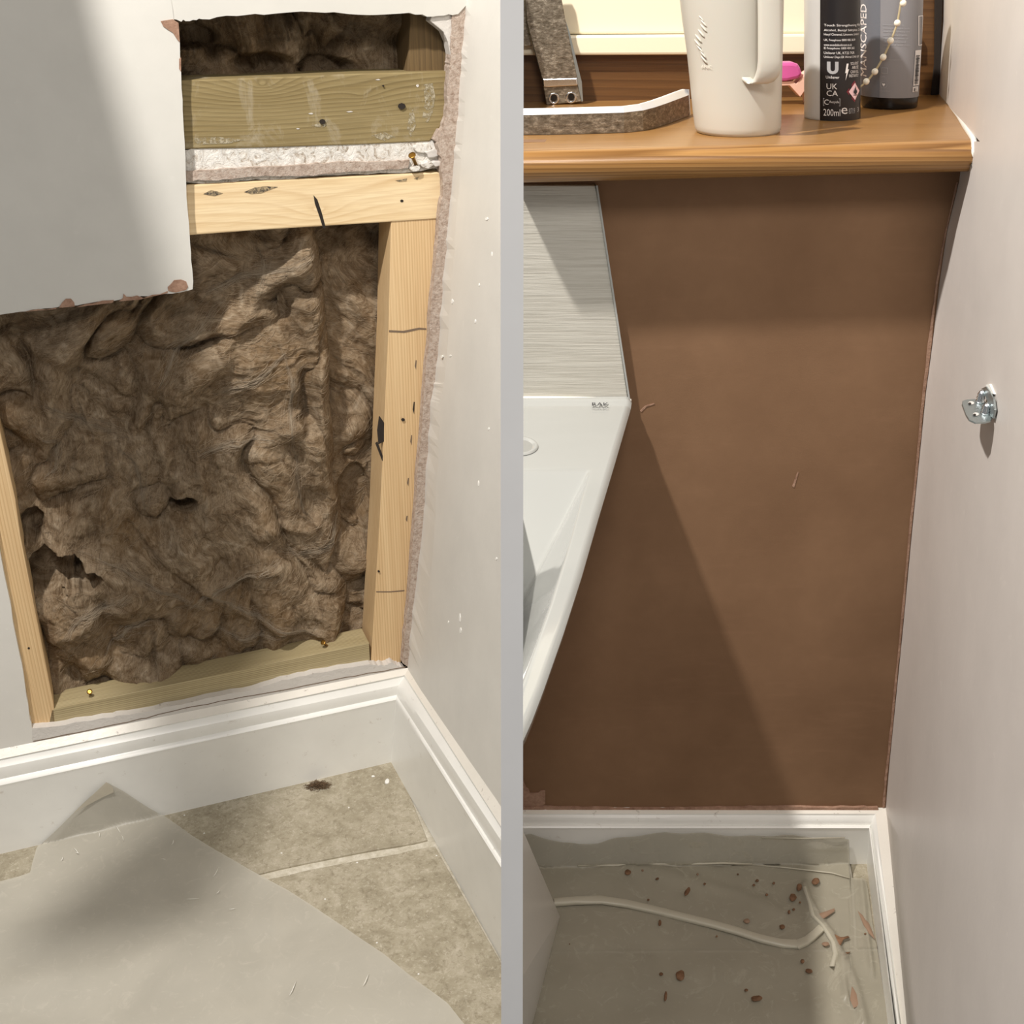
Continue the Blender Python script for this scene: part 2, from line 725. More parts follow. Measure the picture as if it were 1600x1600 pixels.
# ------------------------------------------------------------------ floors
def tile(outline, z1, z0, mat, parent, wall, rnd=0.0):
    fr = [fl(x, y, z1) for x, y in outline]
    bk = [Vector((p.x, p.y, z0)) for p in fr]
    n = len(fr)
    F = [list(range(n)), list(range(2 * n - 1, n - 1, -1))] + [[i, (i + 1) % n, n + (i + 1) % n, n + i] for i in range(n)]
    return mesh('tile', fr + bk, F, mat, parent, False, wall, bevel=.0015)


floor = structure('floor', (-0.35, 1.2, ZA - .03), 'beige stone tiled bathroom floor')
# mortar bed of the left corner
bed = [fl(-500, 1400, ZA - .004), fl(640, 1160, ZA - .004), fl(815, 1480, ZA - .004), fl(815, 1900, ZA - .004), fl(-500, 1900, ZA - .004)]
V = bed + [p - Vector((0, 0, .02)) for p in bed]
mesh('mortar_bed', V, [[0, 1, 2, 3, 4], [9, 8, 7, 6, 5]] + [[i, (i + 1) % 5, 5 + (i + 1) % 5, 5 + i] for i in range(5)], m_grout, floor, False, WA)
tile([(-500, 1440), (-60, 1335), (300, 1252)] + jag((300, 1252), (616, 1180), 4, 1, 2)[1:] + [(668, 1312)] + polyj([(668, 1312), (570, 1330), (400, 1366), (100, 1432), (-60, 1470), (-500, 1575)], 4, 1.5, 4)[1:], ZA, ZA - .008, m_tile, floor, WA)
tile(polyj([(-500, 1590), (-60, 1484), (100, 1446), (405, 1376), (560, 1344), (680, 1322)], 4, 1.6, 9) + [(815, 1560), (815, 1900), (-500, 1900)], ZA, ZA - .008, m_tile, floor, WA)
floor2 = structure('floor.001', (0.3, 1.0, -.03), 'stone tiled floor under the right corner dust sheet')
bed = [fl(801, 1330, -.004), fl(1375, 1325, -.004), fl(1420, 1660, -.004), fl(801, 1660, -.004)]
V = bed + [p - Vector((0, 0, .02)) for p in bed]
mesh('mortar_bed', V, [[0, 1, 2, 3], [7, 6, 5, 4]] + [[i, (i + 1) % 4, 4 + (i + 1) % 4, 4 + i] for i in range(4)], m_grout, floor2, False, WB)
tile([(802, 1335), (1322, 1335), (1330, 1372), (1334, 1480), (802, 1484)], 0, -.008, m_tile, floor2, WB)
tile([(1327, 1335), (1368, 1333), (1400, 1478), (1340, 1480), (1334, 1376)], 0, -.008, m_tile, floor2, WB)
tile([(802, 1490), (1335, 1486), (1400, 1484), (1425, 1655), (802, 1655)], 0, -.008, m_tile, floor2, WB)

# ------------------------------------------------------------------ left corner: wall with the hole
wl = structure('wall_left', WA.at(.3, DW, ZA), 'wall opened up to its studs with a jagged hole')
# plasterboard still standing at the top left, in view as a big white sheet
edge_r = jag((262, -40), (272, 33), 3, .6, 1) + jag((272, 33), (281, 62), 3, 1, 1)[1:] + polyj([(281, 62), (283, 112), (287, 200), (291, 290), (297, 380), (302, 440)], 4, .8, 5)[1:]
edge_b = [(301, 452), (290, 455)] + jag((290, 455), (32, 487), 26, 1.3, 7)[1:] + [(-90, 503)]
DT = -.030 * 1.25                            # front of the timber
prism('plasterboard', edge_r + edge_b[:-1] + [(-500, 566), (-500, -500), (262, -500)], WA, DW + .003, DT + .0005, m_board, wl, WA)
prism('plasterboard', [(262, -500), (760, -500), (736, 0)] + polyj([(716, 22), (676, 26), (640, 20), (560, 23), (470, 18), (380, 24), (316, 30), (290, 33), (272, 30)], 5, 2, 77) + [(262, 0)], WA, DW + .002, DT + .0005, m_board, wl, WA)
for k, pts in enumerate([[(251, 33), (270, 30), (279, 36), (281, 66), (277, 62), (270, 51), (262, 46), (255, 41)],
                         [(263, 455), (262, 449), (268, 443), (272, 438), (283, 437), (291, 440), (294, 448), (291, 453), (275, 457)],
                         [(92, 481), (97, 473), (103, 467), (111, 467), (116, 473), (117, 479)],
                         [(120, 480), (135, 475), (145, 474), (160, 470), (178, 469), (176, 473)],
                         [(186, 471), (192, 466), (193, 459), (198, 464), (206, 464), (214, 462), (225, 466), (220, 468)],
                         [(222, 467), (238, 461), (250, 460), (262, 455), (262, 458)],
                         [(40, 487), (60, 483), (72, 484), (88, 481), (88, 483)],
                         [(280, 92), (283, 90), (283, 112), (280, 108)]]):
    prism('chipped_patch', pts, WA, DW + .0042, DW + .0028, m_chip, wl, WA)
# painted wall to the left of the left stud and below the rail
prism('plasterboard', [(-500, 560), (-60, 500), (-8, 820)] + polyj([(-8, 820), (31, 1025), (44, 1100), (50, 1138)], 5, 1.2, 3)[1:] + [(50, 1175), (-500, 1330)], WA, DW, DT - .004, m_wall, wl, WA)
topj = polyj([(50, 1138), (88, 1135), (160, 1122), (200, 1117), (300, 1097), (395, 1078), (440, 1063), (500, 1051), (578, 1038), (600, 1040), (612, 1034), (620, 1040), (632, 1044)], 5, 1.5, 11)
prism('skim_strip', topj + [(640, 1056), (500, 1078), (250, 1126), (50, 1168)], WA, DW, DT - .002, m_skim, wl, WA)
crk = polyj([(52, 1158), (200, 1128), (300, 1104), (420, 1082), (540, 1058), (634, 1042)], 6, .8, 21)
prism('crack', crk + [(x, y + .9) for x, y in reversed(crk)], WA, DW + .0006, DW - .001, m_crack, wl, WA)
# the crusty strip between the two noggins
up = polyj([(280, 236), (330, 229), (400, 229), (480, 226), (560, 221), (640, 221), (692, 217)], 7, 1.8, 31)
lo = polyj([(692, 262), (650, 268), (560, 272), (470, 277), (448, 281), (400, 280), (340, 288), (280, 284)], 5, 1.6, 41)
prism('plaster_strip', up + lo, WA, DT - .004, DT - .03, m_crust, wl, WA)
lo2 = polyj([(282, 268), (340, 265), (430, 260), (520, 254), (600, 252), (640, 250)], 7, 1.4, 51)
prism('plaster_lip', lo2 + polyj([(638, 262), (560, 268), (480, 274), (400, 276), (340, 282), (282, 282)], 6, 1.4, 52), WA, DT + .003, DT - .03, m_broken, wl, WA)
for sd, (x, y, r) in enumerate([(660, 232, 14), (676, 240, 12), (668, 258, 10), (684, 256, 9), (650, 264, 8)]):
    rr = random.Random(sd)
    pts = [(x + r * rr.uniform(.7, 1.2) * math.cos(a * .7), y + r * .6 * rr.uniform(.7, 1.2) * math.sin(a * .7)) for a in range(9)]
    prism('plaster_lump', pts, WA, DT + .001 + .002 * sd, DT - .03, m_skim if sd % 2 else m_crust, wl, WA, bevel=.0015)
# broken edge of the corner plaster, down the whole hole
le = polyj([(710, -40), (706, 33), (704, 90), (702, 112), (698, 180), (690, 205), (684, 225), (690, 255), (692, 300), (686, 345), (680, 420), (664, 600), (649, 800), (636, 960), (629, 1036)], 7, 1.3, 61)
re_ = polyj([(735, -60), (726, 33), (719, 120), (712, 210), (706, 290), (694, 420), (680, 590), (672, 640), (662, 800), (648, 930), (637, 1042)], 9, 1.6, 71)
prism('plaster_edge', le + re_[::-1], WA, DW, DT - .01, m_broken, wl, WA)
prism('plaster_lump', [(672, 33), (676, 20), (712, 20), (709, 60), (705, 92), (700, 66), (693, 50), (686, 44)], WA, DW - .003, DT - .012, m_skim, wl, WA, bevel=.001)
prism('plaster_lump', [(695, 200), (700, 182), (703, 168), (706, 200), (700, 222), (688, 226), (676, 218), (684, 202)], WA, DT + .006, DT - .01, m_broken, wl, WA, bevel=.001)
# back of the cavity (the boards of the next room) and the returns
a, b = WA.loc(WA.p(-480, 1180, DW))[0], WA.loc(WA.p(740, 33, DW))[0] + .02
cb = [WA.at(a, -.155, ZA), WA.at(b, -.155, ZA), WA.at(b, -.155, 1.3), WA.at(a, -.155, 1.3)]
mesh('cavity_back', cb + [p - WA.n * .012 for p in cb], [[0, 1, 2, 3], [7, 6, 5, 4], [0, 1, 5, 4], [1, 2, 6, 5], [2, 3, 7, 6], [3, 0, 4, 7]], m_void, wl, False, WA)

# ------------------------------------------------------------------ stud frame
fr_base = WA.at(.3, DT - .03, ZA + .16)
frame = thing('stud_frame', 'pine stud frame exposed inside the hole in the left wall', 'stud frame', fr_base)
prism('stud', [(611, 346), (686, 341), (682, 347), (646, 800), (626, 1042), (579, 1046), (594, 800), (607, 515)], WA, DT - .002, DT - .075, m_newv, frame, WA, bevel=.0015)['label'] = 'upright new pine stud beside the right wall'
prism('stud', [(-25, 560), (24, 780), (32, 837), (58, 970), (84, 1100), (88, 1140), (46, 1143), (32, 1025), (-30, 760)], WA, DT, DT - .075, m_newv, frame, WA, bevel=.0015)['label'] = 'short new pine stud at the left edge of the hole'
prism('noggin', [(240, 295), (292, 289), (400, 283), (560, 275), (690, 269), (692, 272), (687, 342), (560, 350), (400, 360), (240, 372)], WA, DT, DT - .075, m_new, frame, WA, bevel=.002)['label'] = 'pale new pine noggin across the top of the hole'
prism('bottom_rail', [(80, 1109), (300, 1063), (577, 1004), (579, 1046), (300, 1104), (88, 1146), (72, 1148)], WA, DT, DT - .055, m_rail, frame, WA, bevel=.0015)['label'] = 'greenish treated pine rail along the bottom of the hole'
oldn = prism('noggin', [(240, 127), (450, 120), (560, 115), (705, 111), (694, 190), (672, 221), (560, 226), (400, 231), (240, 234)], WA, DT - .002, DT - .08, m_old, frame, WA, bevel=.002)
oldn['label'] = 'old grey-brown plaster-stained noggin above the pale one'
prism('stud', [(640, 0), (641, 33), (636, 116), (712, 116), (718, 0)], WA, DT - .02, DT - .09, m_old_dark, frame, WA, bevel=.002)['label'] = 'old dark stud above the stained noggin'
# joints, splits and nail holes as flat marks, shade inside them painted dark
def mark(pts, d, mat, parent, name):
    return prism(name, pts, WA, d + .0006, d - .001, mat, parent, WA)
mark([(608, 516), (630, 517), (655, 512), (666, 513), (666, 515), (655, 515), (632, 520), (608, 519)], DT - .002, m_crack, frame, 'knife_cut')
mark([(588, 924), (610, 924), (632, 922), (632, 923.5), (610, 925.5), (588, 925.5)], DT - .002, m_crack, frame, 'knife_cut')
mark([(490, 305), (496, 312), (503, 333), (509, 356), (505, 357), (499, 338), (492, 318)], DT, m_gap_ink, frame, 'split')
for (x, y, r) in [(628, 314, 2.2), (630, 656, 2.4), (592, 893, 1.5), (45, 1013, 1.6), (504, 190, 4), (628, 166, 5), (599, 134, 1.3)]:
    pts = [(x + r * 1.2 * math.cos(i * .785), y + r * math.sin(i * .785)) for i in range(8)]
    mark(pts, DT, m_gap_ink, frame, 'nail_hole')
for pts in ([(318, 303), (330, 297), (342, 300), (348, 302), (336, 306), (326, 305)], [(382, 300), (398, 293), (415, 291), (434, 292), (420, 297), (408, 302), (392, 303)],
            [(618, 282), (636, 279), (635, 283), (624, 284)], [(647, 279), (655, 276), (652, 281)]):
    mark(pts, DT, m_smudge, frame, 'black_smudge')
rngm = random.Random(4)
for k in range(5):                                # plaster flecks smeared on the old noggin
    x = rngm.choice([rngm.uniform(640, 694), rngm.uniform(300, 690), rngm.uniform(440, 600)])
    y = rngm.uniform(125, 222) if x > 640 else rngm.choice([rngm.uniform(196, 228), rngm.uniform(124, 132), rngm.uniform(170, 190)])
    y = min(y, 220 - (x - 290) * .02)
    w, h = rngm.uniform(3, 9), rngm.uniform(1.0, 5 if x > 640 else 1.8)
    pts = [(x + w * rngm.uniform(.5, 1) * math.cos(i), y + h * rngm.uniform(.5, 1) * math.sin(i)) for i in range(6)]
    if x + w < 696:
        mark(pts, DT - .002, m_skim, frame, 'plaster_smear')
for pts in ([(662, 132), (676, 130), (680, 150), (676, 176), (668, 192), (660, 184), (664, 160)], [(640, 176), (646, 170), (650, 196), (642, 214), (636, 200)], [(486, 196), (502, 192), (512, 186), (514, 192), (504, 200)], [(580, 212), (600, 206), (618, 214), (600, 220)], [(300, 216), (340, 214), (380, 218), (360, 224), (310, 226)]):
    mark(pts, DT - .002, m_smear, frame, 'plaster_smear')
for (x, y, sd) in [(648, 572, 9), (645, 640, 12), (641, 690, 10), (636, 755, 8), (634, 812, 6), (650, 860, 5)]:
    mark([(x, y), (x + 1.6, y - sd), (x + 3, y - sd), (x + 2.2, y + sd * .6)], DT - .002, m_gap_ink if y in (640,) else m_crack, frame, 'splinter_gap')
# brass screws
def screw(P, axis, parent, mat, r=.0035, L=.02, name='screw'):
    axis = axis.normalized()
    u = axis.orthogonal().normalized()
    w = axis.cross(u)
    V, F = [], []
    prof = [(0, .0008), (r * .45, .0004), (r, .0012), (r, 0), (r * .5, -.003), (r * .45, -L), (0, -L - .003)]
    for rr, h in prof:
        for k in range(10):
            t = k * math.pi / 5
            V.append(P + axis * h + u * (rr * math.cos(t)) + w * (rr * math.sin(t)))
    for i in range(len(prof) - 1):
        for k in range(10):
            F.append([i * 10 + k, i * 10 + (k + 1) % 10, (i + 1) * 10 + (k + 1) % 10, (i + 1) * 10 + k])
    return mesh(name, V, F, mat, parent, True, WA)
screw(WA.p(140, 1081, DT - .012), Vector((.3, -.7, .8)), frame, m_brass, .0048)
screw(WA.p(505, 1004, DT - .012), Vector((-.3, -.6, .8)), frame, m_brass, .0048)
screw(WA.p(644, 243, DT + .012), Vector((-.2, -.6, .75)), frame, m_brass, .006, .03)
# black stamped mark on the side of the right stud
P = [WA.p(593, 650, DT - .004), WA.p(600, 660, DT - .002), WA.p(600, 690, DT - .002), WA.p(592, 694, DT - .004), WA.p(590, 672, DT - .004)]
mesh('ink_mark', [p - WA.x * .001 for p in P] + [p for p in P], [[0, 1, 2, 3, 4], [9, 8, 7, 6, 5]] + [[i, (i + 1) % 5, 5 + (i + 1) % 5, 5 + i] for i in range(5)], m_gap_ink, frame, False, WA)
P = [WA.p(587, 692, DT - .004), WA.p(590, 690, DT - .004), WA.p(598, 712, DT - .002), WA.p(598, 720, DT - .002)]
mesh('ink_mark', [p - WA.x * .001 for p in P] + [p for p in P], [[0, 1, 2, 3], [7, 6, 5, 4]] + [[i, (i + 1) % 4, 4 + (i + 1) % 4, 4 + i] for i in range(4)], m_gap_ink, frame, False, WA)


# ------------------------------------------------------------------ mineral wool
def vhash(ix, iy, seed):
    n = (ix.astype(np.int64) * 374761393 + iy.astype(np.int64) * 668265263 + seed * 982451653) & 0xffffffff
    n = ((n ^ (n >> 13)) * 1274126177) & 0xffffffff
    n = n ^ (n >> 16)
    return (n & 0xffff) / 65535.0


def vnoise(x, y, seed):
    ix, iy = np.floor(x), np.floor(y)
    fx, fy = x - ix, y - iy
    fx = fx * fx * (3 - 2 * fx)
    fy = fy * fy * (3 - 2 * fy)
    a = vhash(ix, iy, seed); b = vhash(ix + 1, iy, seed)
    c_ = vhash(ix, iy + 1, seed); d = vhash(ix + 1, iy + 1, seed)
    return a + (b - a) * fx + (c_ - a) * fy + (a - b - c_ + d) * fx * fy


def fbm(x, y, seed, o=5, g=.5):
    s = 0; amp = 1; t = 0
    for k in range(o):
        s = s + amp * vnoise(x, y, seed + k * 17)
        t += amp
        amp *= g
        x, y = x * 2.03 + y * .3, y * 2.03 - x * .3
    return s / t


def segdist(X, Z, pts):
    best = np.full(X.shape, 9.0)
    tt = np.zeros(X.shape)
    for (ax, az), (bx, bz) in zip(pts, pts[1:]):
        dx, dz = bx - ax, bz - az
        t = np.clip(((X - ax) * dx + (Z - az) * dz) / (dx * dx + dz * dz), 0, 1)
        d = np.hypot(X - ax - dx * t, Z - az - dz * t)
        best = np.minimum(best, d)
    return best


def pxl(pts, d=-.06):
    out = []
    for x, y in pts:
        q = WA.loc(WA.p(x, y, d))
        out.append((q[0], q[2]))
    return out


def flow(X, Z, seed):
    wx = X + .13 * (fbm(X * 5.5, Z * 5.5, seed + 1, 3) - .5) + .035 * (fbm(X * 19, Z * 19, seed + 5, 3) - .5)
    wz = Z + .13 * (fbm(X * 5.5 + 7, Z * 5.5 + 3, seed + 2, 3) - .5) + .03 * (fbm(X * 19 + 4, Z * 19, seed + 6, 3) - .5)
    t = .35 + 1.1 * (fbm(X * 3, Z * 3, seed + 12, 2) - .5)
    return wx * np.cos(t) - wz * np.sin(t), wx * np.sin(t) + wz * np.cos(t)


def wool_height(X, Z, seed):
    wx, wz = flow(X, Z, seed)
    big = fbm(wx * 7, wz * 6, seed + 3, 3)
    f1 = fbm(wx * 11, wz * 5, seed + 4, 3)
    rid = 1 - np.sqrt((2 * f1 - 1) ** 2 + .006)
    f2 = fbm(wx * 34, wz * 9, seed + 9, 3)
    rid2 = 1 - np.sqrt((2 * f2 - 1) ** 2 + .01)
    st = fbm(wx * 130, wz * 17, seed + 8, 3)
    st2 = fbm(wx * 330, wz * 34, seed + 15, 2)
    iso = fbm(X * 26, Z * 26, seed + 21, 4)
    iso2 = 1 - np.abs(2 * fbm(X * 60 + wx * 20, Z * 60 + wz * 20, seed + 23, 4) - 1)
    fz = fbm(X * 420, Z * 420, seed + 25, 2)
    q1 = X * .8 + wx * .5
    q2 = Z * .8 + wz * .5
    b1 = np.abs(2 * fbm(q1 * 9 + q2 * 2, q2 * 7 - q1 * 2, seed + 31, 2) - 1) ** .65
    b2 = np.abs(2 * fbm(q1 * 24 + q2 * 9, q2 * 17 - q1 * 7, seed + 33, 3) - 1) ** .75
    w1 = 1 - np.sqrt((2 * fbm(wx * 26 , wz * 6, seed + 35, 3) - 1) ** 2 + .004)
    return (.050 * (big - .5) + .058 * (b1 - .45) + .008 * (b2 - .4) + .007 * (w1 ** 3 - .3) + .0016 * (st - .5)
            + .0006 * (st2 - .5) + .008 * (iso - .5) + .0018 * (iso2 ** 2 - .5) + .0012 * fz)


def ss(a, b, x):
    t = np.clip((x - a) / (b - a), 0, 1)
    return t * t * (3 - 2 * t)


def wool(name, label, px0, px1, py0, py1, nx, nz, seed, shape, step_d=-.06):
    q0 = [WA.loc(WA.p(x, y, -.07)) for x in (px0, px1) for y in (py0, py1)]
    X0, X1 = min(q[0] for q in q0), max(q[0] for q in q0)
    Z0, Z1 = min(q[2] for q in q0), max(q[2] for q in q0)
    xs = np.linspace(X0, X1, nx); zs = np.linspace(Z0, Z1, nz)
    X, Z = np.meshgrid(xs, zs)
    D = shape(X, Z, wool_height(X, Z, seed))
    o = Vector((WA.o.x, WA.o.y, 0))
    P = np.stack([o.x + WA.x.x * X + WA.n.x * D, o.y + WA.x.y * X + WA.n.y * D, Z], -1).reshape(-1, 3)
    base = WA.at((X0 + X1) / 2, -.1, Z0)
    root = thing(name, label, 'insulation', base)
    me = bpy.data.meshes.new('fleece')
    i = np.arange(nz - 1)[:, None] * nx + np.arange(nx - 1)[None, :]
    F = np.stack([i, i + 1, i + nx + 1, i + nx], -1).reshape(-1, 4)
    me.vertices.add(len(P)); me.loops.add(F.size); me.polygons.add(len(F))
    me.vertices.foreach_set('co', (P - np.array(base)).astype(np.float32).ravel())
    me.loops.foreach_set('vertex_index', F.ravel().astype(np.int32))
    me.polygons.foreach_set('loop_start', np.arange(0, F.size, 4, dtype=np.int32))
    me.polygons.foreach_set('use_smooth', np.ones(len(F), dtype=bool))
    me.update()
    me.validate()
    at = me.attributes.new('gp', 'FLOAT_VECTOR', 'POINT')
    at.data.foreach_set('vector', np.stack([X, D, Z], -1).reshape(-1).astype(np.float32))
    fx, fz = flow(X, Z, seed)
    at = me.attributes.new('flow', 'FLOAT_VECTOR', 'POINT')
    at.data.foreach_set('vector', np.stack([fx, fz, fx * 0], -1).reshape(-1).astype(np.float32))
    me.materials.append(m_wool)
    ob = bpy.data.objects.new('fleece', me)
    COL.objects.link(ob)
    ob.parent = root
    gz_, gx_ = np.gradient(fx, zs, xs)
    return root, (X0, X1, Z0, Z1, xs, zs, D, np.arctan2(gx_, -gz_))


def sample(info, X, Z, ang=False):
    X0, X1, Z0, Z1, xs, zs, D, A_ = info
    D = A_ if ang else D
    i = int((X - X0) / (X1 - X0) * (len(xs) - 1)); j = int((Z - Z0) / (Z1 - Z0) * (len(zs) - 1))
    i = min(max(i, 0), len(xs) - 1); j = min(max(j, 0), len(zs) - 1)
    return float(D[j, i])


def fibres(root, info, n, seed, length=(.012, .06), rad=.00016, mat=None):
    r = random.Random(seed)
    X0, X1, Z0, Z1, xs, zs, D, A_ = info
    V, F = [], []
    for k in range(n):
        X, Z = r.uniform(X0, X1), r.uniform(Z0, Z1)
        ang = sample(info, X, Z, True) + r.gauss(0, .3)
        L = r.uniform(*length)
        m = 8
        curl = r.gauss(0, .35)
        lift = r.uniform(.0004, .004)
        pts = []
        for i in range(m):
            pts.append((X, Z))
            X += math.cos(ang) * L / m
            Z += math.sin(ang) * L / m
            ang += curl * .5 + r.gauss(0, .12)
        if not all(X0 < a < X1 and Z0 < b < Z1 for a, b in pts):
            continue
        w = rad * r.uniform(.5, 1.5)
        k0 = len(V)
        for i, (a, b) in enumerate(pts):
            d = sample(info, a, b) + lift * math.sin(math.pi * i / (m - 1)) + .0003
            P = WA.at(a, d, b)
            for t in range(3):
                an = 2.094 * t
                V.append(P + (WA.n * math.cos(an) + Vector((-.3 * WA.x.x, -.3 * WA.x.y, .95)) * math.sin(an)) * w * (1 if 0 < i < m - 1 else .3))
        for i in range(m - 1):
            for t in range(3):
                F.append([k0 + i * 3 + t, k0 + i * 3 + (t + 1) % 3, k0 + (i + 1) * 3 + (t + 1) % 3, k0 + (i + 1) * 3 + t])
    o = mesh('loose_fibres', V, F, mat or m_fibre, root, True, WA)
    o['kind'] = 'stuff'
    return o


edge1 = pxl([(500, 350), (520, 420), (528, 520), (531, 640), (543, 760), (556, 860), (560, 940), (545, 1010)])
ez = sorted([(z, x) for x, z in edge1])
ridges = [(pxl([(300, 600), (360, 540), (430, 450), (500, 395)]), .016, .022), (pxl([(470, 420), (505, 520), (512, 640), (505, 760)]), .024, .024),
          (pxl([(215, 700), (235, 620), (260, 560), (300, 520)]), .012, .012), (pxl([(90, 880), (170, 905), (260, 935), (330, 960)]), .012, .010),
          (pxl([(270, 955), (350, 925), (440, 890)]), .007, .008), (pxl([(330, 940), (420, 985), (500, 1000)]), .008, .009),
          (pxl([(430, 830), (490, 840), (530, 800), (520, 740)]), .010, .010), (pxl([(60, 780), (85, 760), (80, 700), (50, 690)]), .016, .016),
          (pxl([(110, 1000), (150, 965), (220, 945)]), .007, .008), (pxl([(200, 1050), (250, 1040), (300, 1035)]), .014, .010)]
creases = [(pxl([(440, 470), (480, 560), (490, 680)]), .012, .018), (pxl([(240, 1000), (242, 1060)]), .006, .016), (pxl([(200, 830), (260, 900), (330, 950)]), .006, .010),
           (pxl([(40, 560), (130, 600), (200, 640)]), .010, .010), (pxl([(480, 880), (520, 920), (540, 860)]), .006, .010)]


def shape_main(X, Z, h):
    D = -.088 + h
    xe = np.interp(Z, [a for a, b in ez], [b for a, b in ez])
    for pts, w, a in ridges:
        d = segdist(X, Z, pts)
        D = D + a * np.exp(-(d / w) ** 2)
    for pts, w, a in creases:
        d = segdist(X, Z, pts)
        D = D - a * np.exp(-(d / w) ** 2)
    D = np.minimum(D, -.052 + .25 * (D + .052))
    # deep hole at the left, small hole in the middle
    for (cx, cz, ax, az, dep) in [pxl([(82, 905)])[0] + (.052, .036, .07), pxl([(140, 912)])[0] + (.02, .02, .05), pxl([(292, 803)])[0] + (.022, .014, .05), pxl([(50, 840)])[0] + (.02, .03, .05), pxl([(300, 560)])[0] + (.02, .012, .012)]:
        e = np.hypot((X - cx) / ax, (Z - cz) / az) + .5 * (fbm(X * 70, Z * 70, 5, 3) - .5)
        D = D - dep * (1 - ss(.75, 1.05, e))
    roll = np.sqrt(np.clip((xe - X) / .030, 0, 1))
    D = D * roll + (1 - roll) * -.150
    return np.maximum(D, -.152)


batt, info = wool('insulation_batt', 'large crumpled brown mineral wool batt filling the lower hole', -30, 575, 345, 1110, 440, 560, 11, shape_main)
fibres(batt, info, 9000, 3, (.01, .05), .00022)


def wisps(root, info, paths, n, seed, spread=.004, rad=.00022):
    r = random.Random(seed)
    V, F = [], []
    for path in paths:
        P = pxl(path)
        for k in range(n):
            ox, oz = r.gauss(0, spread), r.gauss(0, spread)
            a0, a1 = r.uniform(-.1, .45), r.uniform(.55, 1.1)
            ph, am = r.uniform(0, 6.28), r.uniform(0, .002)
            k0 = len(V)
            m = 14
            for i in range(m):
                t = min(.9999, max(0, a0 + (a1 - a0) * i / (m - 1))) * (len(P) - 1)
                j = int(t)
                u = t - j
                X = lerp(P[j][0], P[j + 1][0], u) + ox * (1 + math.sin(t * 2 + ph)) + am * math.sin(t * 7 + ph)
                Z = lerp(P[j][1], P[j + 1][1], u) + oz * (1 + math.sin(t * 2.3 + ph)) + am * math.cos(t * 6 + ph)
                Q = WA.at(X, sample(info, X, Z) + .0008 + .0015 * r.random(), Z)
                w = rad * (1 if 0 < i < m - 1 else .3)
                for q_ in range(3):
                    an = 2.094 * q_
                    V.append(Q + (WA.n * math.cos(an) + Vector((-.5 * WA.x.x, -.5 * WA.x.y, .8)) * math.sin(an)) * w)
            for i in range(m - 1):
                for q_ in range(3):
                    F.append([k0 + i * 3 + q_, k0 + i * 3 + (q_ + 1) % 3, k0 + (i + 1) * 3 + (q_ + 1) % 3, k0 + (i + 1) * 3 + q_])
    o = mesh('long_wisps', V, F, m_wisp, root, True, WA)
    o['kind'] = 'stuff'


wisps(batt, info, [[(290, 952), (330, 940), (380, 915), (440, 880)], [(330, 940), (380, 960), (440, 985), (500, 1000)], [(100, 1000), (125, 965), (165, 955), (200, 925)],
                   [(120, 870), (190, 890), (250, 925), (320, 955)], [(250, 610), (275, 560), (310, 520), (360, 480)], [(330, 470), (390, 440), (450, 425), (490, 400)],
                   [(465, 700), (470, 760), (480, 810), (520, 850)], [(440, 540), (460, 600), (455, 680), (470, 740)], [(310, 720), (360, 700), (430, 690)], [(180, 710), (215, 740), (225, 780), (230, 820)],
                   [(60, 640), (110, 660), (170, 690), (210, 700)], [(400, 380), (420, 420), (410, 470)], [(340, 620), (400, 600), (450, 560)], [(430, 860), (470, 880), (520, 870), (540, 820)],
                   [(70, 760), (90, 740), (90, 700), (60, 690)], [(170, 1030), (200, 1000), (240, 985)], [(330, 990), (380, 1010), (450, 1000)]], 46, 8)


def shape_side(X, Z, h):
    D = -.122 + h * .8
    (gx, gz) = pxl([(566, 790)])[0]
    D = D - .05 * (1 - ss(.6, 1.0, np.hypot((X - gx) / .035, (Z - gz) / .06)))
    tx, tz = pxl([(562, 690)])[0]
    D = D + .016 * np.exp(-np.hypot((X - tx) / .02, (Z - tz) / .03) ** 2)
    return np.clip(D, -.153, -.058)


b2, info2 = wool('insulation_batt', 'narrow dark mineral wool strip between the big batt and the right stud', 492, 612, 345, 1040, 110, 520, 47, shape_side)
fibres(b2, info2, 1800, 5, (.008, .035), .00022)


def shape_top(X, Z, h):
    D = -.110 + h * 1.1
    for p in ((420, 105), (520, 112), (300, 60)):
        gx, gz = pxl([p])[0]
        D = D - .04 * (1 - ss(.5, 1.1, np.hypot((X - gx) / .05, (Z - gz) / .018)))
    return np.clip(D, -.153, -.066)


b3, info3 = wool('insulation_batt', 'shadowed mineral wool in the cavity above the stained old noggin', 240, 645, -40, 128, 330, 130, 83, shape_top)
fibres(b3, info3, 1200, 9)

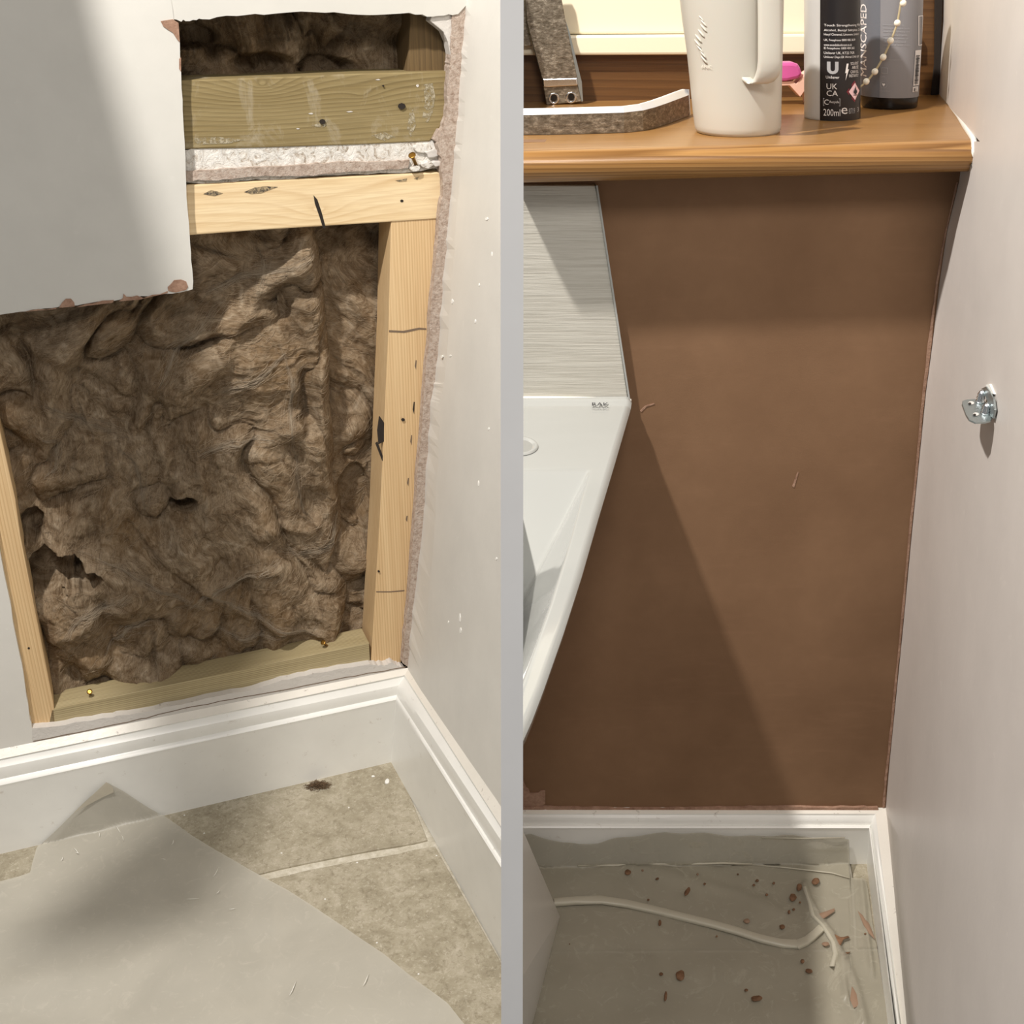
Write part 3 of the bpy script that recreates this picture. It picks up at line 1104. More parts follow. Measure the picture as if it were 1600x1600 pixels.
# ------------------------------------------------------------------ left corner: right wall
wm = structure('wall_middle', PA.p(720, 1000), 'off-white painted right wall of the left corner')
edge = [(765, -500), (735, -60)] + [p for p in re_ if p[1] > -30]
rows = []
for (x, y) in edge + [(634, 1075)]:
    row = [WA.p(x, y, DW)]
    for k in range(1, 9):
        t = k / 8
        row.append(PA.p(lerp(x, 799, t), y + (330 * t if y > 1000 else lerp(0, 330 * t, max(0, (y - 600) / 400))), 0))
    rows.append(row)
o = grid('wall_skin', rows, m_wall, wm, False, WA)
sm = o.modifiers.new('solid', 'SOLIDIFY')
sm.thickness = .012
sm.offset = -1
for (x, y, w, h) in [(706, 471, 3, 5), (742, 502, 2, 4), (690, 557, 3, 3), (703, 556, 3, 2), (748, 445, 1.5, 3), (718, 965, 2, 9), (719, 985, 2.5, 6), (763, 670, 1.5, 3), (747, 755, 1.5, 6), (775, 873, 2, 3), (760, 342, 4, 3), (768, 397, 1, 5), (700, 972, 1.5, 3)]:
    pts = [(x + w * .6 * math.cos(i * 1.05), y + h * .8 * math.sin(i * 1.05)) for i in range(6)]
    fr = [PA.p(a, b, .0008) for a, b in pts]
    mesh('paint_fleck', fr + [p - PA.n * .0012 for p in fr], [list(range(6)), list(range(11, 5, -1))] + [[i, (i + 1) % 6, 6 + (i + 1) % 6, 6 + i] for i in range(6)], m_crumb, wm, False, WA)


# ------------------------------------------------------------------ skirting boards
ENDS = {}


def skirting(name, label, wall, lines, matf, x_steps=24, extend=(0, 0), topmat=None, mitre=None):
    """lines: (left px, right px, distance out of the face); the last line meets the wall"""
    root = structure(name, wall.p(*lines[0][0]), label)
    rows = []
    for i_, (p0, p1, d) in enumerate(lines):
        a, b = wall.p(*p0, d), wall.p(*p1, d)
        if mitre:
            a = mitre[i_]
        dr = (b - a)
        ENDS.setdefault(name, []).append(b)
        a2, b2 = a - dr * extend[0], b + dr * extend[1]
        rows.append([a2.lerp(b2, i / x_steps) for i in range(x_steps + 1)])
    k = len(rows) - 1 if topmat else len(rows)
    body = [r for r in rows[:k]]
    rows[0] = [p + Vector((0, 0, .0016)) for p in rows[0]]
    nl = wall.n
    back = [p - nl * .03 for p in rows[0]]
    o = grid('board', [back] + body, matf, root, True, wall)
    m = o.modifiers.new('es', 'EDGE_SPLIT'); m.split_angle = math.radians(28)
    if topmat:
        o2 = grid('top_edge', rows[k - 1:], topmat, root, True, wall)
    return root


def ln(a, b, d):
    return (a, b, d)


skirting('baseboard_left', 'white moulded skirting board under the hole', WA, [
    ln((32, 1327), (611, 1191), 0), ln((32, 1225), (618, 1098), 0), ln((32, 1220.5), (618.5, 1093.5), .0016), ln((32, 1216), (619, 1089.5), -.001),
    ln((32, 1211), (619.5, 1086), -.005), ln((32, 1202), (621, 1079), -.0035), ln((32, 1193), (623, 1071), -.005), ln((32, 1186), (627, 1063), -.010),
    ln((32, 1181), (631, 1057), -.0125), ln((32, 1179.5), (632, 1055), -.0105), ln((32, 1164), (639, 1043), DW + .0002)], m_gloss, 40, (.8, .01), m_gloss_dirty)
skirting('baseboard_middle', 'white skirting board running toward the viewer from the left corner', RA, [
    ln((611, 1191), (784, 1502), 0), ln((618, 1098), (784, 1366), 0), ln((618.5, 1093.5), (784, 1357), .0016), ln((619, 1089.5), (784, 1351), -.001),
    ln((619.5, 1086), (784, 1344), -.005), ln((621, 1079), (784, 1330), -.0035), ln((623, 1071), (784, 1315), -.005), ln((627, 1063), (784, 1303), -.010),
    ln((631, 1057), (784, 1296), -.0125), ln((632, 1055), (784, 1293), -.0105), ln((640, 1042), (784, 1262), DW + .0002)], m_gloss, 30, (0, .10), m_gloss_dirty, ENDS['baseboard_left'])
skirting('baseboard_back', 'white moulded skirting board below the fresh plaster', WB, [
    ln((816, 1355), (1354, 1350), 0), ln((816, 1297.5), (1357, 1298), 0), ln((816, 1294), (1358, 1294), .0014), ln((816, 1290.5), (1359, 1291), -.0008),
    ln((816, 1287.5), (1360, 1289), -.005), ln((816, 1282), (1362, 1285), -.0045), ln((816, 1277), (1364, 1280), -.006), ln((816, 1273), (1366, 1274), -.009),
    ln((816, 1271.5), (1368, 1271.5), -.009), ln((816, 1261), (1386, 1262), DWB + .0003)], m_gloss, 30, (.02, .0015), m_gloss_dirty)
skirting('baseboard_right', 'white skirting board along the foot of the far right wall', RB, [
    ln((1354, 1350), (1382, 1567), 0), ln((1357, 1298), (1390, 1567), 0), ln((1358, 1294), (1392, 1567), .0014), ln((1359, 1291), (1393.5, 1567), -.0008),
    ln((1360, 1289), (1395, 1567), -.005), ln((1362, 1285), (1398, 1567), -.0045), ln((1364, 1280), (1401, 1567), -.006), ln((1366, 1274), (1403, 1567), -.009),
    ln((1368, 1271.5), (1404, 1567), -.009), ln((1384, 1261), (1418, 1567), -.0155)], m_gloss, 30, (0, .25), m_gloss_dirty, ENDS['baseboard_back'])

# ------------------------------------------------------------------ right corner: plastered wall, tiles
wb = structure('wall_back', WB.at(.25, DWB, 0), 'freshly plastered wall under the oak sill')
lx = [(934, 270), (937, 295), (960, 450), (972, 540), (985, 622), (989, 640), (989, 660)]
wbp = [WB.at(-.012, DWB, 0.02), WB.at(.497, DWB, 0.02), WB.at(.472, DWB, .94), WB.at(-.012, DWB, .94)]
mesh('plaster_skim', wbp + [p - WB.n * .02 for p in wbp], [[0, 1, 2, 3], [7, 6, 5, 4], [0, 1, 5, 4], [1, 2, 6, 5], [2, 3, 7, 6], [3, 0, 4, 7]], m_plaster, wb, False, WB)
pts = polyj([(801, 1261), (840, 1262), (1000, 1264), (1180, 1262), (1372, 1262)], 16, .9, 90)
prism('plaster_smear', pts + polyj([(1372, 1269), (1300, 1266.5), (1100, 1267), (900, 1266), (801, 1266)], 12, 1.2, 95), WB, DWB + .004, DWB - .001, m_chip, wb, WB)
tp = prism('tile_panel', [(801, 290), (930, 290), (937, 320), (981, 623), (983, 632), (801, 632)], WB, DWB + .009, DWB, m_ltile, wb, WB, bevel=.001)
tp['label'] = 'white ribbed splashback panel above the basin'
pl = [(931, 290), (934, 290), (985, 626), (982, 626)]
prism('edge_trim', pl, WB, DWB + .0105, DWB, m_ceramic, wb, WB)['label'] = 'thin white edge trim of the splashback'
prism('scratch', [(1000, 642), (1008, 634), (1022, 630), (1023, 631.5), (1010, 636), (1002, 644)], WB, DWB + .0006, DWB - .001, m_chip, wb, WB)
prism('scratch', [(1238, 760), (1246, 738), (1248, 738), (1241, 762)], WB, DWB + .0006, DWB - .001, m_chip, wb, WB)
prism('plaster_edge', polyj([(801, 1185), (818, 1220), (828, 1240), (852, 1236)], 4, 2, 12) + [(852, 1256), (840, 1262), (801, 1262)], WB, DWB + .002, DWB, m_chip, wb, WB)

# right wall of the right corner, slightly bowed
wr = structure('wall_right', PB.p(1480, 1100), 'off-white painted right wall beside the fresh plaster')
ce = [(1506, 221), (1499, 281), (1480, 360), (1468, 440), (1459, 520), (1447, 610), (1438, 700), (1424, 840), (1411, 980), (1400, 1090), (1390, 1190), (1384, 1262), (1383, 1275)]
rows = []
for (x, y) in ce:
    c0 = WB.p(x, y, DWB)
    row = [c0 - WB.n * .03, c0]
    for k in range(1, 13):
        t = k / 12
        P = PB.p(x + (1700 - x) * t, y + (500 * t if y > 1200 else 500 * t * max(0, (y - 500) / 700)))
        bow = (c0 - PB.p(x, y)) if k < 7 else Vector((0, 0, 0))
        w = max(0, 1 - t * 3.2) ** 2
        row.append(P + PB.n * (bow.dot(PB.n)) * w if w > 0 else P)
    rows.append(row)
for (x, y) in ((1394, 1420), (1411, 1567), (1428, 1720)):
    c0 = PB.p(x, y)
    rows.append([c0 - PB.n * .03, c0] + [PB.p(lerp(x, 1700, k / 12), y + 500 * k / 12) for k in range(1, 13)])
o = grid('wall_skin', rows, m_wall_warm, wr, True, WB)
zs = .935
wy = sp(1200, 152).y
WP = Pl(Vector((0, wy, 0)), (0, -1, 0))
# reveal beside the window above the sill and the wall above it
zs = .935
r0, r1 = sp(1469, 144), WB.at(on_pb(.030, .948), .030, .948)
lines = [((1490, -500), (1531, -500)), ((1474, -60), (1531, -60)), ((1473, 33), (1531, 60)), ((1470, 70), (1531, 100)), ((1468, 110), (1531, 150)), ((1466, 146), (1531, 221))]
rows = []
for (a, b) in lines:
    A0 = WP.p(*a)
    B0 = PB.p(1531, b[1])
    row = [A0.lerp(B0, k / 8) for k in range(9)]
    for k in range(1, 5):
        row.append(PB.p(lerp(1531, 1700, k / 4), b[1]))
    rows.append(row)
o = grid('reveal', rows, m_wall_warm, wr, True, WB)
# plaster arris at the cut in the wall round the sill nose, caulk bead along the sill
cb = [r0.lerp(r1, k / 5) + Vector((.001, 0, .001)) for k in range(6)]
cb += [WB.at(on_pb(d_, z_) + .001, d_, z_) for d_, z_ in ((.038, .946), (.0455, .938), (.0455, .926), (.038, .919))]
V, F = tube(cb, [.002, .002, .0026, .002, .003, .003, .003, .003, .0026, .0016], 6)
mesh('caulk_bead', V, F, m_gloss_dirty, wr, True, WB)
prism('plaster_bead', polyj([(1497, 285), (1479, 362), (1466, 440), (1457, 520), (1446, 612), (1437, 700), (1423, 840), (1410, 980), (1399, 1090), (1389, 1190), (1382, 1262)], 5, .8, 120) +
      polyj([(1379, 1262), (1386, 1190), (1396, 1090), (1407, 980), (1420, 840), (1434, 700), (1442, 612), (1453, 520), (1463, 440), (1477, 362), (1495, 285)], 5, .8, 130), WB, DWB + .0015, DWB, m_chip, wb, WB)

# ------------------------------------------------------------------ oak sill
def sill_row(pL, pR, d=None, z=None, n=40):
    a = sp(*pL) if d is None else WB.p(*pL, d)
    b = sp(*pR) if d is None else WB.p(*pR, d)
    return [a.lerp(b, i / n) for i in range(n + 1)]


def row_to(pL, R):
    a = sp(*pL)
    return [a.lerp(R, i / 40) for i in range(41)]


rows = [row_to((801, 150), r0), row_to((801, 185), r0.lerp(r1, .45)), row_to((801, 215), r0.lerp(r1, .85))]
for d_, zl, zr in ((.020, .9395, .948), (.030, .9392, .9477), (.037, .937, .9457), (.042, .933, .942), (.0445, .927, .9365), (.0445, .9200, .930), (.042, .9140, .9245), (.036, .9095, .9200), (.026, .9075, .9175)):
    a, b = WB.at(-.013, d_, zl), WB.at(on_pb(d_, zr) + .001, d_, zr)
    rows.append([a.lerp(b, i / 40) for i in range(41)])
rows.append([Vector((p.x, p.y, p.z)) - WB.n * .055 for p in rows[-1]])
sill = grid('window_sill', rows, m_oak, None, True, WB)
tag(sill, 'golden oak window sill with a rounded nose above the plaster', 'window sill')
V = []
sill2 = sill

# window frame and sash behind the sill
win = structure('window_1', (.3, wy, zs), 'cream window with a stained lower frame')
prism('window_frame', [(790, 82), (1485, 80), (1485, 160), (790, 160)], WP, .004, -.04, m_frame, win, WB)['label'] = 'brown stained timber frame rail'
prism('window_frame', [(1462, -500), (1500, -500), (1485, -60), (1478, 156), (1432, 156), (1440, -60)], WP, .008, -.04, m_frame, win, WB, bevel=.001)['label'] = 'brown stained upright frame member'
prism('sash', [(790, 56), (1440, 52), (1440, 84), (790, 87)], WP, .020, -.03, m_cream, win, WB, bevel=.003)
prism('sash', [(790, -500), (1465, -500), (1440, 52), (790, 54)], WP, .008, -.03, m_cream, win, WB, bevel=.003)
prism('frame_gap', [(1462, -60), (1476, -60), (1470, 60), (1468, 146), (1455, 152), (1461, 100)], WP, .012, -.03, m_gap_ink, win, WB)  # shade in the gap put in as a dark strip

# ------------------------------------------------------------------ basin
zb = WB.p(985, 626, DWB).z
bas = thing('wash_basin', 'white ceramic wash basin with a sloping bowl against the splashback', 'basin', (.05, .9, zb - .05))
tz = zb + .004
er = [fl(x, y, tz) for x, y in [(987, 630), (960, 722), (935, 805), (909, 895), (880, 985), (850, 1070), (831, 1120), (816, 1153), (803, 1176)]]
ei = [fl(x, y, tz) for x, y in [(960, 640), (921, 737), (906, 790), (886, 862), (862, 940), (834, 1018), (818, 1062), (806, 1092), (799, 1106)]]
ex_ = sorted([(p.y, p.x) for p in er])
ix_ = sorted([(p.y, p.x) for p in ei])
ybk = fl(880, 734, tz).y
ywall = WB.p(900, 627, DWB + .009).y
yfr = er[-1].y


def smin(a, b, k):
    h = max(0.0, min(1.0, .5 + .5 * (b - a) / k))
    return b * (1 - h) + a * h - k * h * (1 - h)


rows = []
NY, NX = 200, 110
for j in range(NY + 1):
    y = lerp(ywall, yfr, j / NY)
    xo, xi = interp(ex_, y), interp(ix_, y)
    row = []
    for i in range(NX + 1):
        x = lerp(-.0045, xo, i / NX)
        d = smin(.55 * (ybk - y), 1.65 * (xi - x), .007)
        d = smin(d, .10, .03)
        d = (d + math.sqrt(d * d + .0014 ** 2)) / 2 - .0000
        up = .0045 * (1 / (1 + math.exp(-(y - (ywall - .013)) / .0009)))
        e = (xo - x)
        edge_drop = .004 * max(0, 1 - e / .006) ** 2
        row.append(Vector((x, y, tz - d + up - edge_drop)))
    rows.append(row)
grid('rim_and_bowl', rows, m_ceramic, bas, True, WB)
edge_o = [Vector((r[-1].x, r[-1].y, r[-1].z)) for r in rows]
side = [[Vector((max(p.x - o_, -.0045), p.y, p.z - h_)) for p in edge_o] for o_, h_ in ((0, 0), (.0004, .004), (.002, .010), (.012, .030), (.03, .06), (.05, .09))]
grid('outer_side', side, m_ceramic, bas, True, WB)
# tap hole with its lip
hc = fl(811, 698, tz)
V, F = [], []
prof = [(.0195, .0006), (.0185, .0022), (.0160, .0022), (.0135, .0006)]
for r, h in prof:
    for k in range(40):
        t = k / 40 * 2 * math.pi
        V.append(hc + Vector((max(r * math.cos(t), -.004 - hc.x), r * math.sin(t) * 1.25, h)))
for i in range(3):
    for k in range(40):
        F.append([i * 40 + k, i * 40 + (k + 1) % 40, (i + 1) * 40 + (k + 1) % 40, (i + 1) * 40 + k])
mesh('tap_hole_ring', V, F, m_ceramic, bas, True, WB)
V = [hc + Vector((max(.0137 * math.cos(k / 24 * 6.2832), -.004 - hc.x), .0137 * 1.25 * math.sin(k / 24 * 6.2832), .0007)) for k in range(24)]
mesh('tap_hole', V, [list(range(24))], m_hole, bas, False, WB)
# silicone joint
sj = [WB.p(x, y, DWB + .011) for x, y in [(801, 623), (870, 623), (930, 624), (986, 627)]]
V, F = tube(sj, .0028, 8)
mesh('silicone_joint', V, F, m_sil, bas, True, WB)


def text_mesh(s, size, extrude=0.0):
    cu = bpy.data.curves.new('t', 'FONT')
    cu.body = s
    cu.size = size
    cu.resolution_u = 2
    cu.extrude = extrude
    ob = bpy.data.objects.new('t', cu)
    me = bpy.data.meshes.new_from_object(ob)
    V = [v.co.copy() for v in me.vertices]
    F = [list(p.vertices) for p in me.polygons]
    bpy.data.objects.remove(ob)
    bpy.data.curves.remove(cu)
    bpy.data.meshes.remove(me)
    return V, F


def fit_text(s, w, h, bold=0.0):
    V, F = text_mesh(s, 1.0)
    if not V:
        return V, F
    x0, x1 = min(v.x for v in V), max(v.x for v in V)
    y0, y1 = min(v.y for v in V), max(v.y for v in V)
    return [Vector(((v.x - x0) / (x1 - x0) * w, (v.y - y0) / max(y1 - y0, 1e-6) * h, 0)) for v in V], F


# basin maker's mark, printed on the upstand's slope
V, F = fit_text('RAK', 26, 5)
W_ = [fl(925 + v.x, 636 - v.y, zb + .0055) for v in V]
V2, F2 = fit_text('CERAMICS', 25, 1.6)
W2 = [fl(925 + v.x, 639.5 - v.y, zb + .0055) for v in V2]
V, F = join([(W_, F), (W2, F2)])
mesh('maker_mark', [v + Vector((0, 0, .0016)) for v in V], F, m_print3, bas, False, WB)

# cabinet under the basin
k1, k2 = fl(875, 1437), fl(842, 1567)
kd = (k2 - k1).normalized()
k2 = k1 + kd * .235
ktop = WB.p(816, 1297)
cab = thing('vanity_cabinet', 'grey-white vanity cabinet side under the basin at the lower left', 'cabinet', (k1.x - .03, .9, 0))
kn = Vector((kd.y, -kd.x, 0))
# the upright edge runs through (875,1437) and (816,1297)
kp = plane3(k1, k2, k1 + Vector((0, 0, .5)))
e1 = kp.p(816, 1297)
lean = (e1 - k1) / (e1.z - k1.z)
kt = k1 + lean * (e1.z + .10)
kp2 = k2 + lean * (e1.z + .10)
V = [Vector((v.x, v.y, max(v.z, .006))) for v in (k1, k2, kp2, kt)]
V = V + [v + Vector((-.016, 0, 0)) for v in V]
V = [Vector((max(v.x, -.0045), v.y, v.z)) for v in V]
mesh('side_panel', V, [[0, 1, 2, 3], [7, 6, 5, 4], [0, 1, 5, 4], [1, 2, 6, 5], [2, 3, 7, 6], [3, 0, 4, 7]], m_cab, cab, False, WB, bevel=.0008)
# ------------------------------------------------------------------ slim white post between the two corners, low panel behind it
div = structure('trim_1', (0, .5, ZA), 'slim white post standing between the two corners')
def pw(z, y=.5):
    return 32.0 / FPX * (y * cT + (CH - z) * sT) / 2
V = []
for z in (ZA, 1.25):
    w = pw(min(z, 1.09))
    V += [Vector((-w, .5, z)), Vector((w, .5, z)), Vector((w, .512, z)), Vector((-w, .512, z))]
mesh('post', V, [[0, 1, 2, 3], [7, 6, 5, 4], [0, 1, 5, 4], [1, 2, 6, 5], [2, 3, 7, 6], [3, 0, 4, 7]], m_post, div, False, WB)
V = []
for x in (-.005, .003):
    V += [Vector((x, .513, ZA)), Vector((x, wy + .02, ZA)), Vector((x, wy + .02, 1.2)), Vector((x, 1.62, .95)), Vector((x, 1.235, .93)), Vector((x, 1.225, .66)), Vector((x, .60, .652)), Vector((x, .513, .64))]
mesh('panel', V, [list(range(8)), list(range(15, 7, -1))] + [[i, (i + 1) % 8, 8 + (i + 1) % 8, 8 + i] for i in range(8)], m_post, div, False, WB)


# ------------------------------------------------------------------ dust sheets
def sheet(name, label, ytop, x0, x1, ybot, nx, ny, zf, wall, mat, bumps, seed, sideplane=None, thick=.0004):
    rows = [[] for _ in range(ny + 1)]
    for i in range(nx + 1):
        x = lerp(x0, x1, i / nx)
        yt = interp(ytop, x)
        for j in range(ny + 1):
            t = (j / ny)
            y = lerp(yt, ybot, t)
            P = fl(x, y, zf + .0025)
            q = wall.loc(P)[1]
            if q < .003:
                P2 = wall.p(x, y, .0035)
                P = P2
                P = P + wall.n * (.0012 * math.sin(x * .09) + .001)
            else:
                h = .0016 * (1 + math.sin(x * .021 + y * .034) * math.sin(y * .045 - x * .013))
                for pts, w, a in bumps:
                    d = 1e9
                    for (ax, ay), (bx, by) in zip(pts, pts[1:]):
                        dx, dy = bx - ax, by - ay
                        u = min(1, max(0, ((x - ax) * dx + (y - ay) * dy) / (dx * dx + dy * dy)))
                        d = min(d, math.hypot(x - ax - dx * u, y - ay - dy * u))
                    h += a * math.exp(-(d / w) ** 2)
                P = P + Vector((0, 0, h))
            rows[j].append(P)
    o = grid(name, rows, mat, None, True, wall)
    return o


s1 = sheet('dust_sheet', '', [(-60, 1392), (0, 1378), (32, 1370), (49, 1364), (50.5, 1350), (58, 1325), (75, 1308), (115, 1270), (140, 1245), (168, 1222), (178, 1228), (192, 1236), (250, 1272), (300, 1306), (390, 1360), (450, 1392), (500, 1425), (540, 1450), (600, 1492), (660, 1540), (700, 1570), (745, 1625)],
           -60, 745, 1640, 240, 90, ZA, WA, m_film, [([(60, 1470), (200, 1400), (300, 1360)], 30, .004), ([(-60, 1560), (200, 1500), (420, 1440)], 26, .005)], 3)
tag(s1, 'milky polythene dust sheet with its corner up the left skirting', 'dust sheet')
# turned-over corner of the sheet
fo = [(112, 1273), (166, 1222), (176, 1230), (178, 1238), (160, 1246), (118, 1268)]
V = [WA.p(x, y, .008) for x, y in fo]
s1f = mesh('folded_corner', V, [list(range(6))], m_film3, s1, False, WA)
rgs = random.Random(15)
for (x, y, L, a) in [(180, 1290, 14, .9), (190, 1305, 10, 1.2), (115, 1325, 12, .8), (118, 1332, 6, .2), (268, 1320, 10, -1.1), (252, 1342, 8, .1), (228, 1378, 8, -1.2), (243, 1384, 40, .02), (333, 1370, 18, -1.0), (338, 1396, 8, -.7), (290, 1405, 22, -.04), (358, 1421, 11, -.15), (205, 1505, 9, -.6), (567, 1540, 22, -1.1), (452, 1555, 26, -1.1), (95, 1345, 8, -1.0), (154, 1300, 8, 1.3)]:
    p0 = (x, y)
    pts = [(x + L * t * math.cos(a) + .8 * math.sin(t * 5), y + L * t * math.sin(a)) for t in (0, .3, .6, 1)]
    ok = all(wy2 > 0 for wy2 in (1,))
    base = []
    for q_ in pts:
        P = fl(*q_, ZA + .0068)
        if WA.loc(P)[1] < .004:
            P = WA.p(*q_, .0066)
        base.append(P)
    V, F = tube(base, [.0002, .0007, .0007, .0002], 5)
    mesh('crease', V, F, m_scuff, s1, True, WA)

bump_b = [([(1256, 1385), (1262, 1405), (1278, 1436), (1300, 1462), (1312, 1490), (1322, 1560)], 6, .006),
          ([(1320, 1500), (1335, 1540), (1350, 1600)], 8, .006), ([(1345, 1380), (1352, 1450), (1362, 1520)], 5, .005),
          ([(900, 1335), (1000, 1357), (1160, 1400), (1220, 1430)], 10, .003)]
s2 = sheet('dust_sheet', '', [(801, 1306), (830, 1303), (880, 1316), (905, 1318), (935, 1316), (962, 1309), (1000, 1304), (1040, 1300), (1100, 1301), (1160, 1306), (1220, 1304), (1300, 1309), (1328, 1311), (1328.4, 1372), (1352, 1375), (1355, 1385), (1359, 1420), (1366, 1462), (1371, 1490), (1383, 1567), (1392, 1620)],
           801, 1392, 1640, 260, 110, 0, WB, m_film2, bump_b, 8)
tag(s2, 'plaster-splashed polythene dust sheet below the fresh plaster wall', 'dust sheet')
# the rolled edges of the second layer
def band(pts, width, lift, name='rolled_edge'):
    V, F = [], []
    n = len(pts)
    for i, (x, y) in enumerate(pts):
        w = width[i] if isinstance(width, list) else width
        P0 = fl(x, y, .0055)
        P0b = P0 + Vector((0, .006, -.0025))
        P1 = fl(x, y - w, .0055 + lift)
        P1.y = P0.y + .004
        P1.z = P0.z + (w * 4.4e-4)
        P2 = P1 + Vector((0, .012, -P1.z + .005))
        V += [P0b, P0, P1, P2]
    for i in range(n - 1):
        for k in range(3):
            F.append([i * 4 + k, i * 4 + k + 1, (i + 1) * 4 + k + 1, (i + 1) * 4 + k])
    return mesh(name, V, F, m_film4, s2, True, WB)
band([(866, 1417), (900, 1414), (940, 1413), (980, 1419), (1020, 1428), (1060, 1438), (1110, 1450), (1150, 1461), (1190, 1474), (1225, 1482), (1250, 1483)], [13, 11, 6, 9, 9, 11, 10, 9, 9, 9, 4], .006)
band([(1248, 1484), (1262, 1478), (1275, 1468), (1288, 1456)], [5, 7, 7, 5], .005)
def vband(pts, w0, lift):
    V, F = [], []
    for (x, y) in pts:
        P0 = fl(x - w0, y, .005); P1 = fl(x, y, .005 + lift); P2 = fl(x + w0, y, .005)
        V += [P0, P1, P2]
    for i in range(len(pts) - 1):
        for k in range(2):
            F.append([i * 3 + k, i * 3 + k + 1, (i + 1) * 3 + k + 1, (i + 1) * 3 + k])
    return mesh('rolled_edge', V, F, m_film4, s2, True, WB)
for pts, r_ in (([(903, 1352.5), (960, 1352), (1020, 1350), (1080, 1350), (1130, 1348.5), (1175, 1350)], .0016), ([(1175, 1351), (1230, 1356), (1300, 1364), (1328, 1372)], .0010), ([(1190, 1309), (1250, 1310), (1320, 1309)], .0008)):
    V, F = tube([(WB.p(x, y, .0065) if y < 1350 else fl(x, y, .006)) for x, y in pts], r_, 6)
    mesh('crease', V, F, m_film4, s2, True, WB)
vband([(1257, 1385), (1260, 1395), (1266, 1412), (1270, 1430), (1284, 1444), (1292, 1456), (1302, 1472), (1306, 1490), (1300, 1510)], 4.5, .007)


def splash(x, y, rx, ry, rot=0.0, mat=m_splash, seed=0, pts=None, z=.0085):
    r = random.Random(seed)
    n = 12
    if pts is None:
        pts = [(x + rx * r.uniform(.85, 1.1) * math.cos(k / n * 6.2832) * math.cos(rot) - ry * math.sin(k / n * 6.2832) * math.sin(rot),
                y + rx * math.cos(k / n * 6.2832) * math.sin(rot) + ry * r.uniform(.85, 1.1) * math.sin(k / n * 6.2832) * math.cos(rot)) for k in range(n)]
    n = len(pts)
    cx, cy = sum(p[0] for p in pts) / n, sum(p[1] for p in pts) / n
    V = [fl(a, b, z - .001) for a, b in pts] + [fl(lerp(a, cx, .25), lerp(b, cy, .25), z + .0005) for a, b in pts] + [fl(cx, cy, z + .0008)]
    F = [[i, (i + 1) % n, n + (i + 1) % n, n + i] for i in range(n)] + [[n + i, n + (i + 1) % n, 2 * n] for i in range(n)]
    return mesh('plaster_splash', V, F, mat, s2, True, WB)


for k, (x, y, rx, ry, rot) in enumerate([(981, 1363, 5, 4.5, 0), (1027, 1373, 3, 2, -.4), (1004, 1360, 2, 2, 0), (1074, 1393, 3.5, 7.5, .5), (1013, 1406, 2, 2, 0), (1090, 1366, 2, 2, 0), (1101, 1381, 2, 2, 0),
        (1153, 1366, 1.6, 1.6, 0), (1183, 1376, 3, 2.4, 0), (1178, 1383, 2.4, 2, 0), (1167, 1439, 5, 4, 0), (1031, 1442, 2.6, 5, .1), (1198, 1398, 2.4, 2.2, 0), (1209, 1380, 2.2, 2.2, 0),
        (1249, 1386, 4.6, 6, .2), (1239, 1402, 5.6, 6.2, 0), (1274.5, 1377, 6.6, 5.4, -.6), (1250, 1410, 2, 1.6, 0), (1233, 1425, 2.2, 3.4, 0), (1240, 1421, 2.4, 2.2, 0), (1222, 1448, 4.4, 4, 0),
        (1063, 1524, 7.5, 8.5, .2), (1033, 1522, 3, 3, 0), (1182, 1560, 9, 5, -.1), (1254, 1502, 3.2, 3.4, 0), (1264, 1517, 6, 3.8, .1), (1352, 1459, 2, 1.5, 0), (1166, 1547, 3, 2.6, 0), (1040, 1557, 2.6, 8, .1),
        (1290, 1475, 6, 3.6, 0), (1120, 1463, 1.6, 1.6, 0), (890, 1475, 1.2, 1.2, 0)]):
    splash(x, y, rx, ry, rot, m_splash if k not in (10, 29, 2, 5) else m_splash2, k)
splash(0, 0, 1, 1, pts=[(1303, 1459), (1313, 1464), (1318, 1464), (1325, 1462), (1328, 1465), (1318, 1468), (1314, 1477), (1310, 1479), (1307, 1471)])
splash(0, 0, 1, 1, pts=[(1314, 1492), (1320, 1488), (1330, 1487), (1323, 1492), (1318, 1494)])
splash(0, 0, 1, 1, pts=[(1277, 1428), (1290, 1424), (1304, 1419), (1304, 1424), (1293, 1432), (1286, 1436), (1278, 1433)], mat=m_splash2)
splash(0, 0, 1, 1, pts=[(1340, 1423), (1348, 1430), (1358, 1443), (1364, 1458), (1367, 1468), (1357, 1458), (1349, 1445)], mat=m_splash2)
splash(0, 0, 1, 1, pts=[(1331, 1541), (1340, 1552), (1346, 1570), (1334, 1575), (1328, 1562)], mat=m_splash2)

# ------------------------------------------------------------------ bits on the left floor
def crumb(name, label, cat, cx, cy, r, mat, seed, flat=.5, z=ZA):
    rr = random.Random(seed)
    bm = bmesh.new()
    bmesh.ops.create_icosphere(bm, subdivisions=2, radius=1)
    P = fl(cx, cy, z)
    V = [Vector((v.co.x * r[0] * rr.uniform(.7, 1.2), v.co.y * r[1] * rr.uniform(.7, 1.2), max(0, v.co.z) * r[2] * rr.uniform(.6, 1.2))) + P for v in bm.verts]
    F = [[v.index for v in f.verts] for f in bm.faces]
    bm.free()
    o = mesh(name, V, F, mat, None, True, WA)
    tag(o, label, cat)
    return o
crumb('plaster_chip', 'larger white plaster chip on the tile near the inner corner', 'debris', 605, 1221, (.005, .008, .003), m_crumb, 1)
crumb('plaster_chip', 'tiny white plaster chip left of the larger one', 'debris', 583, 1213, (.004, .003, .002), m_crumb, 2)
rt = random.Random(6)
P0 = fl(497, 1229, ZA)
parts = []
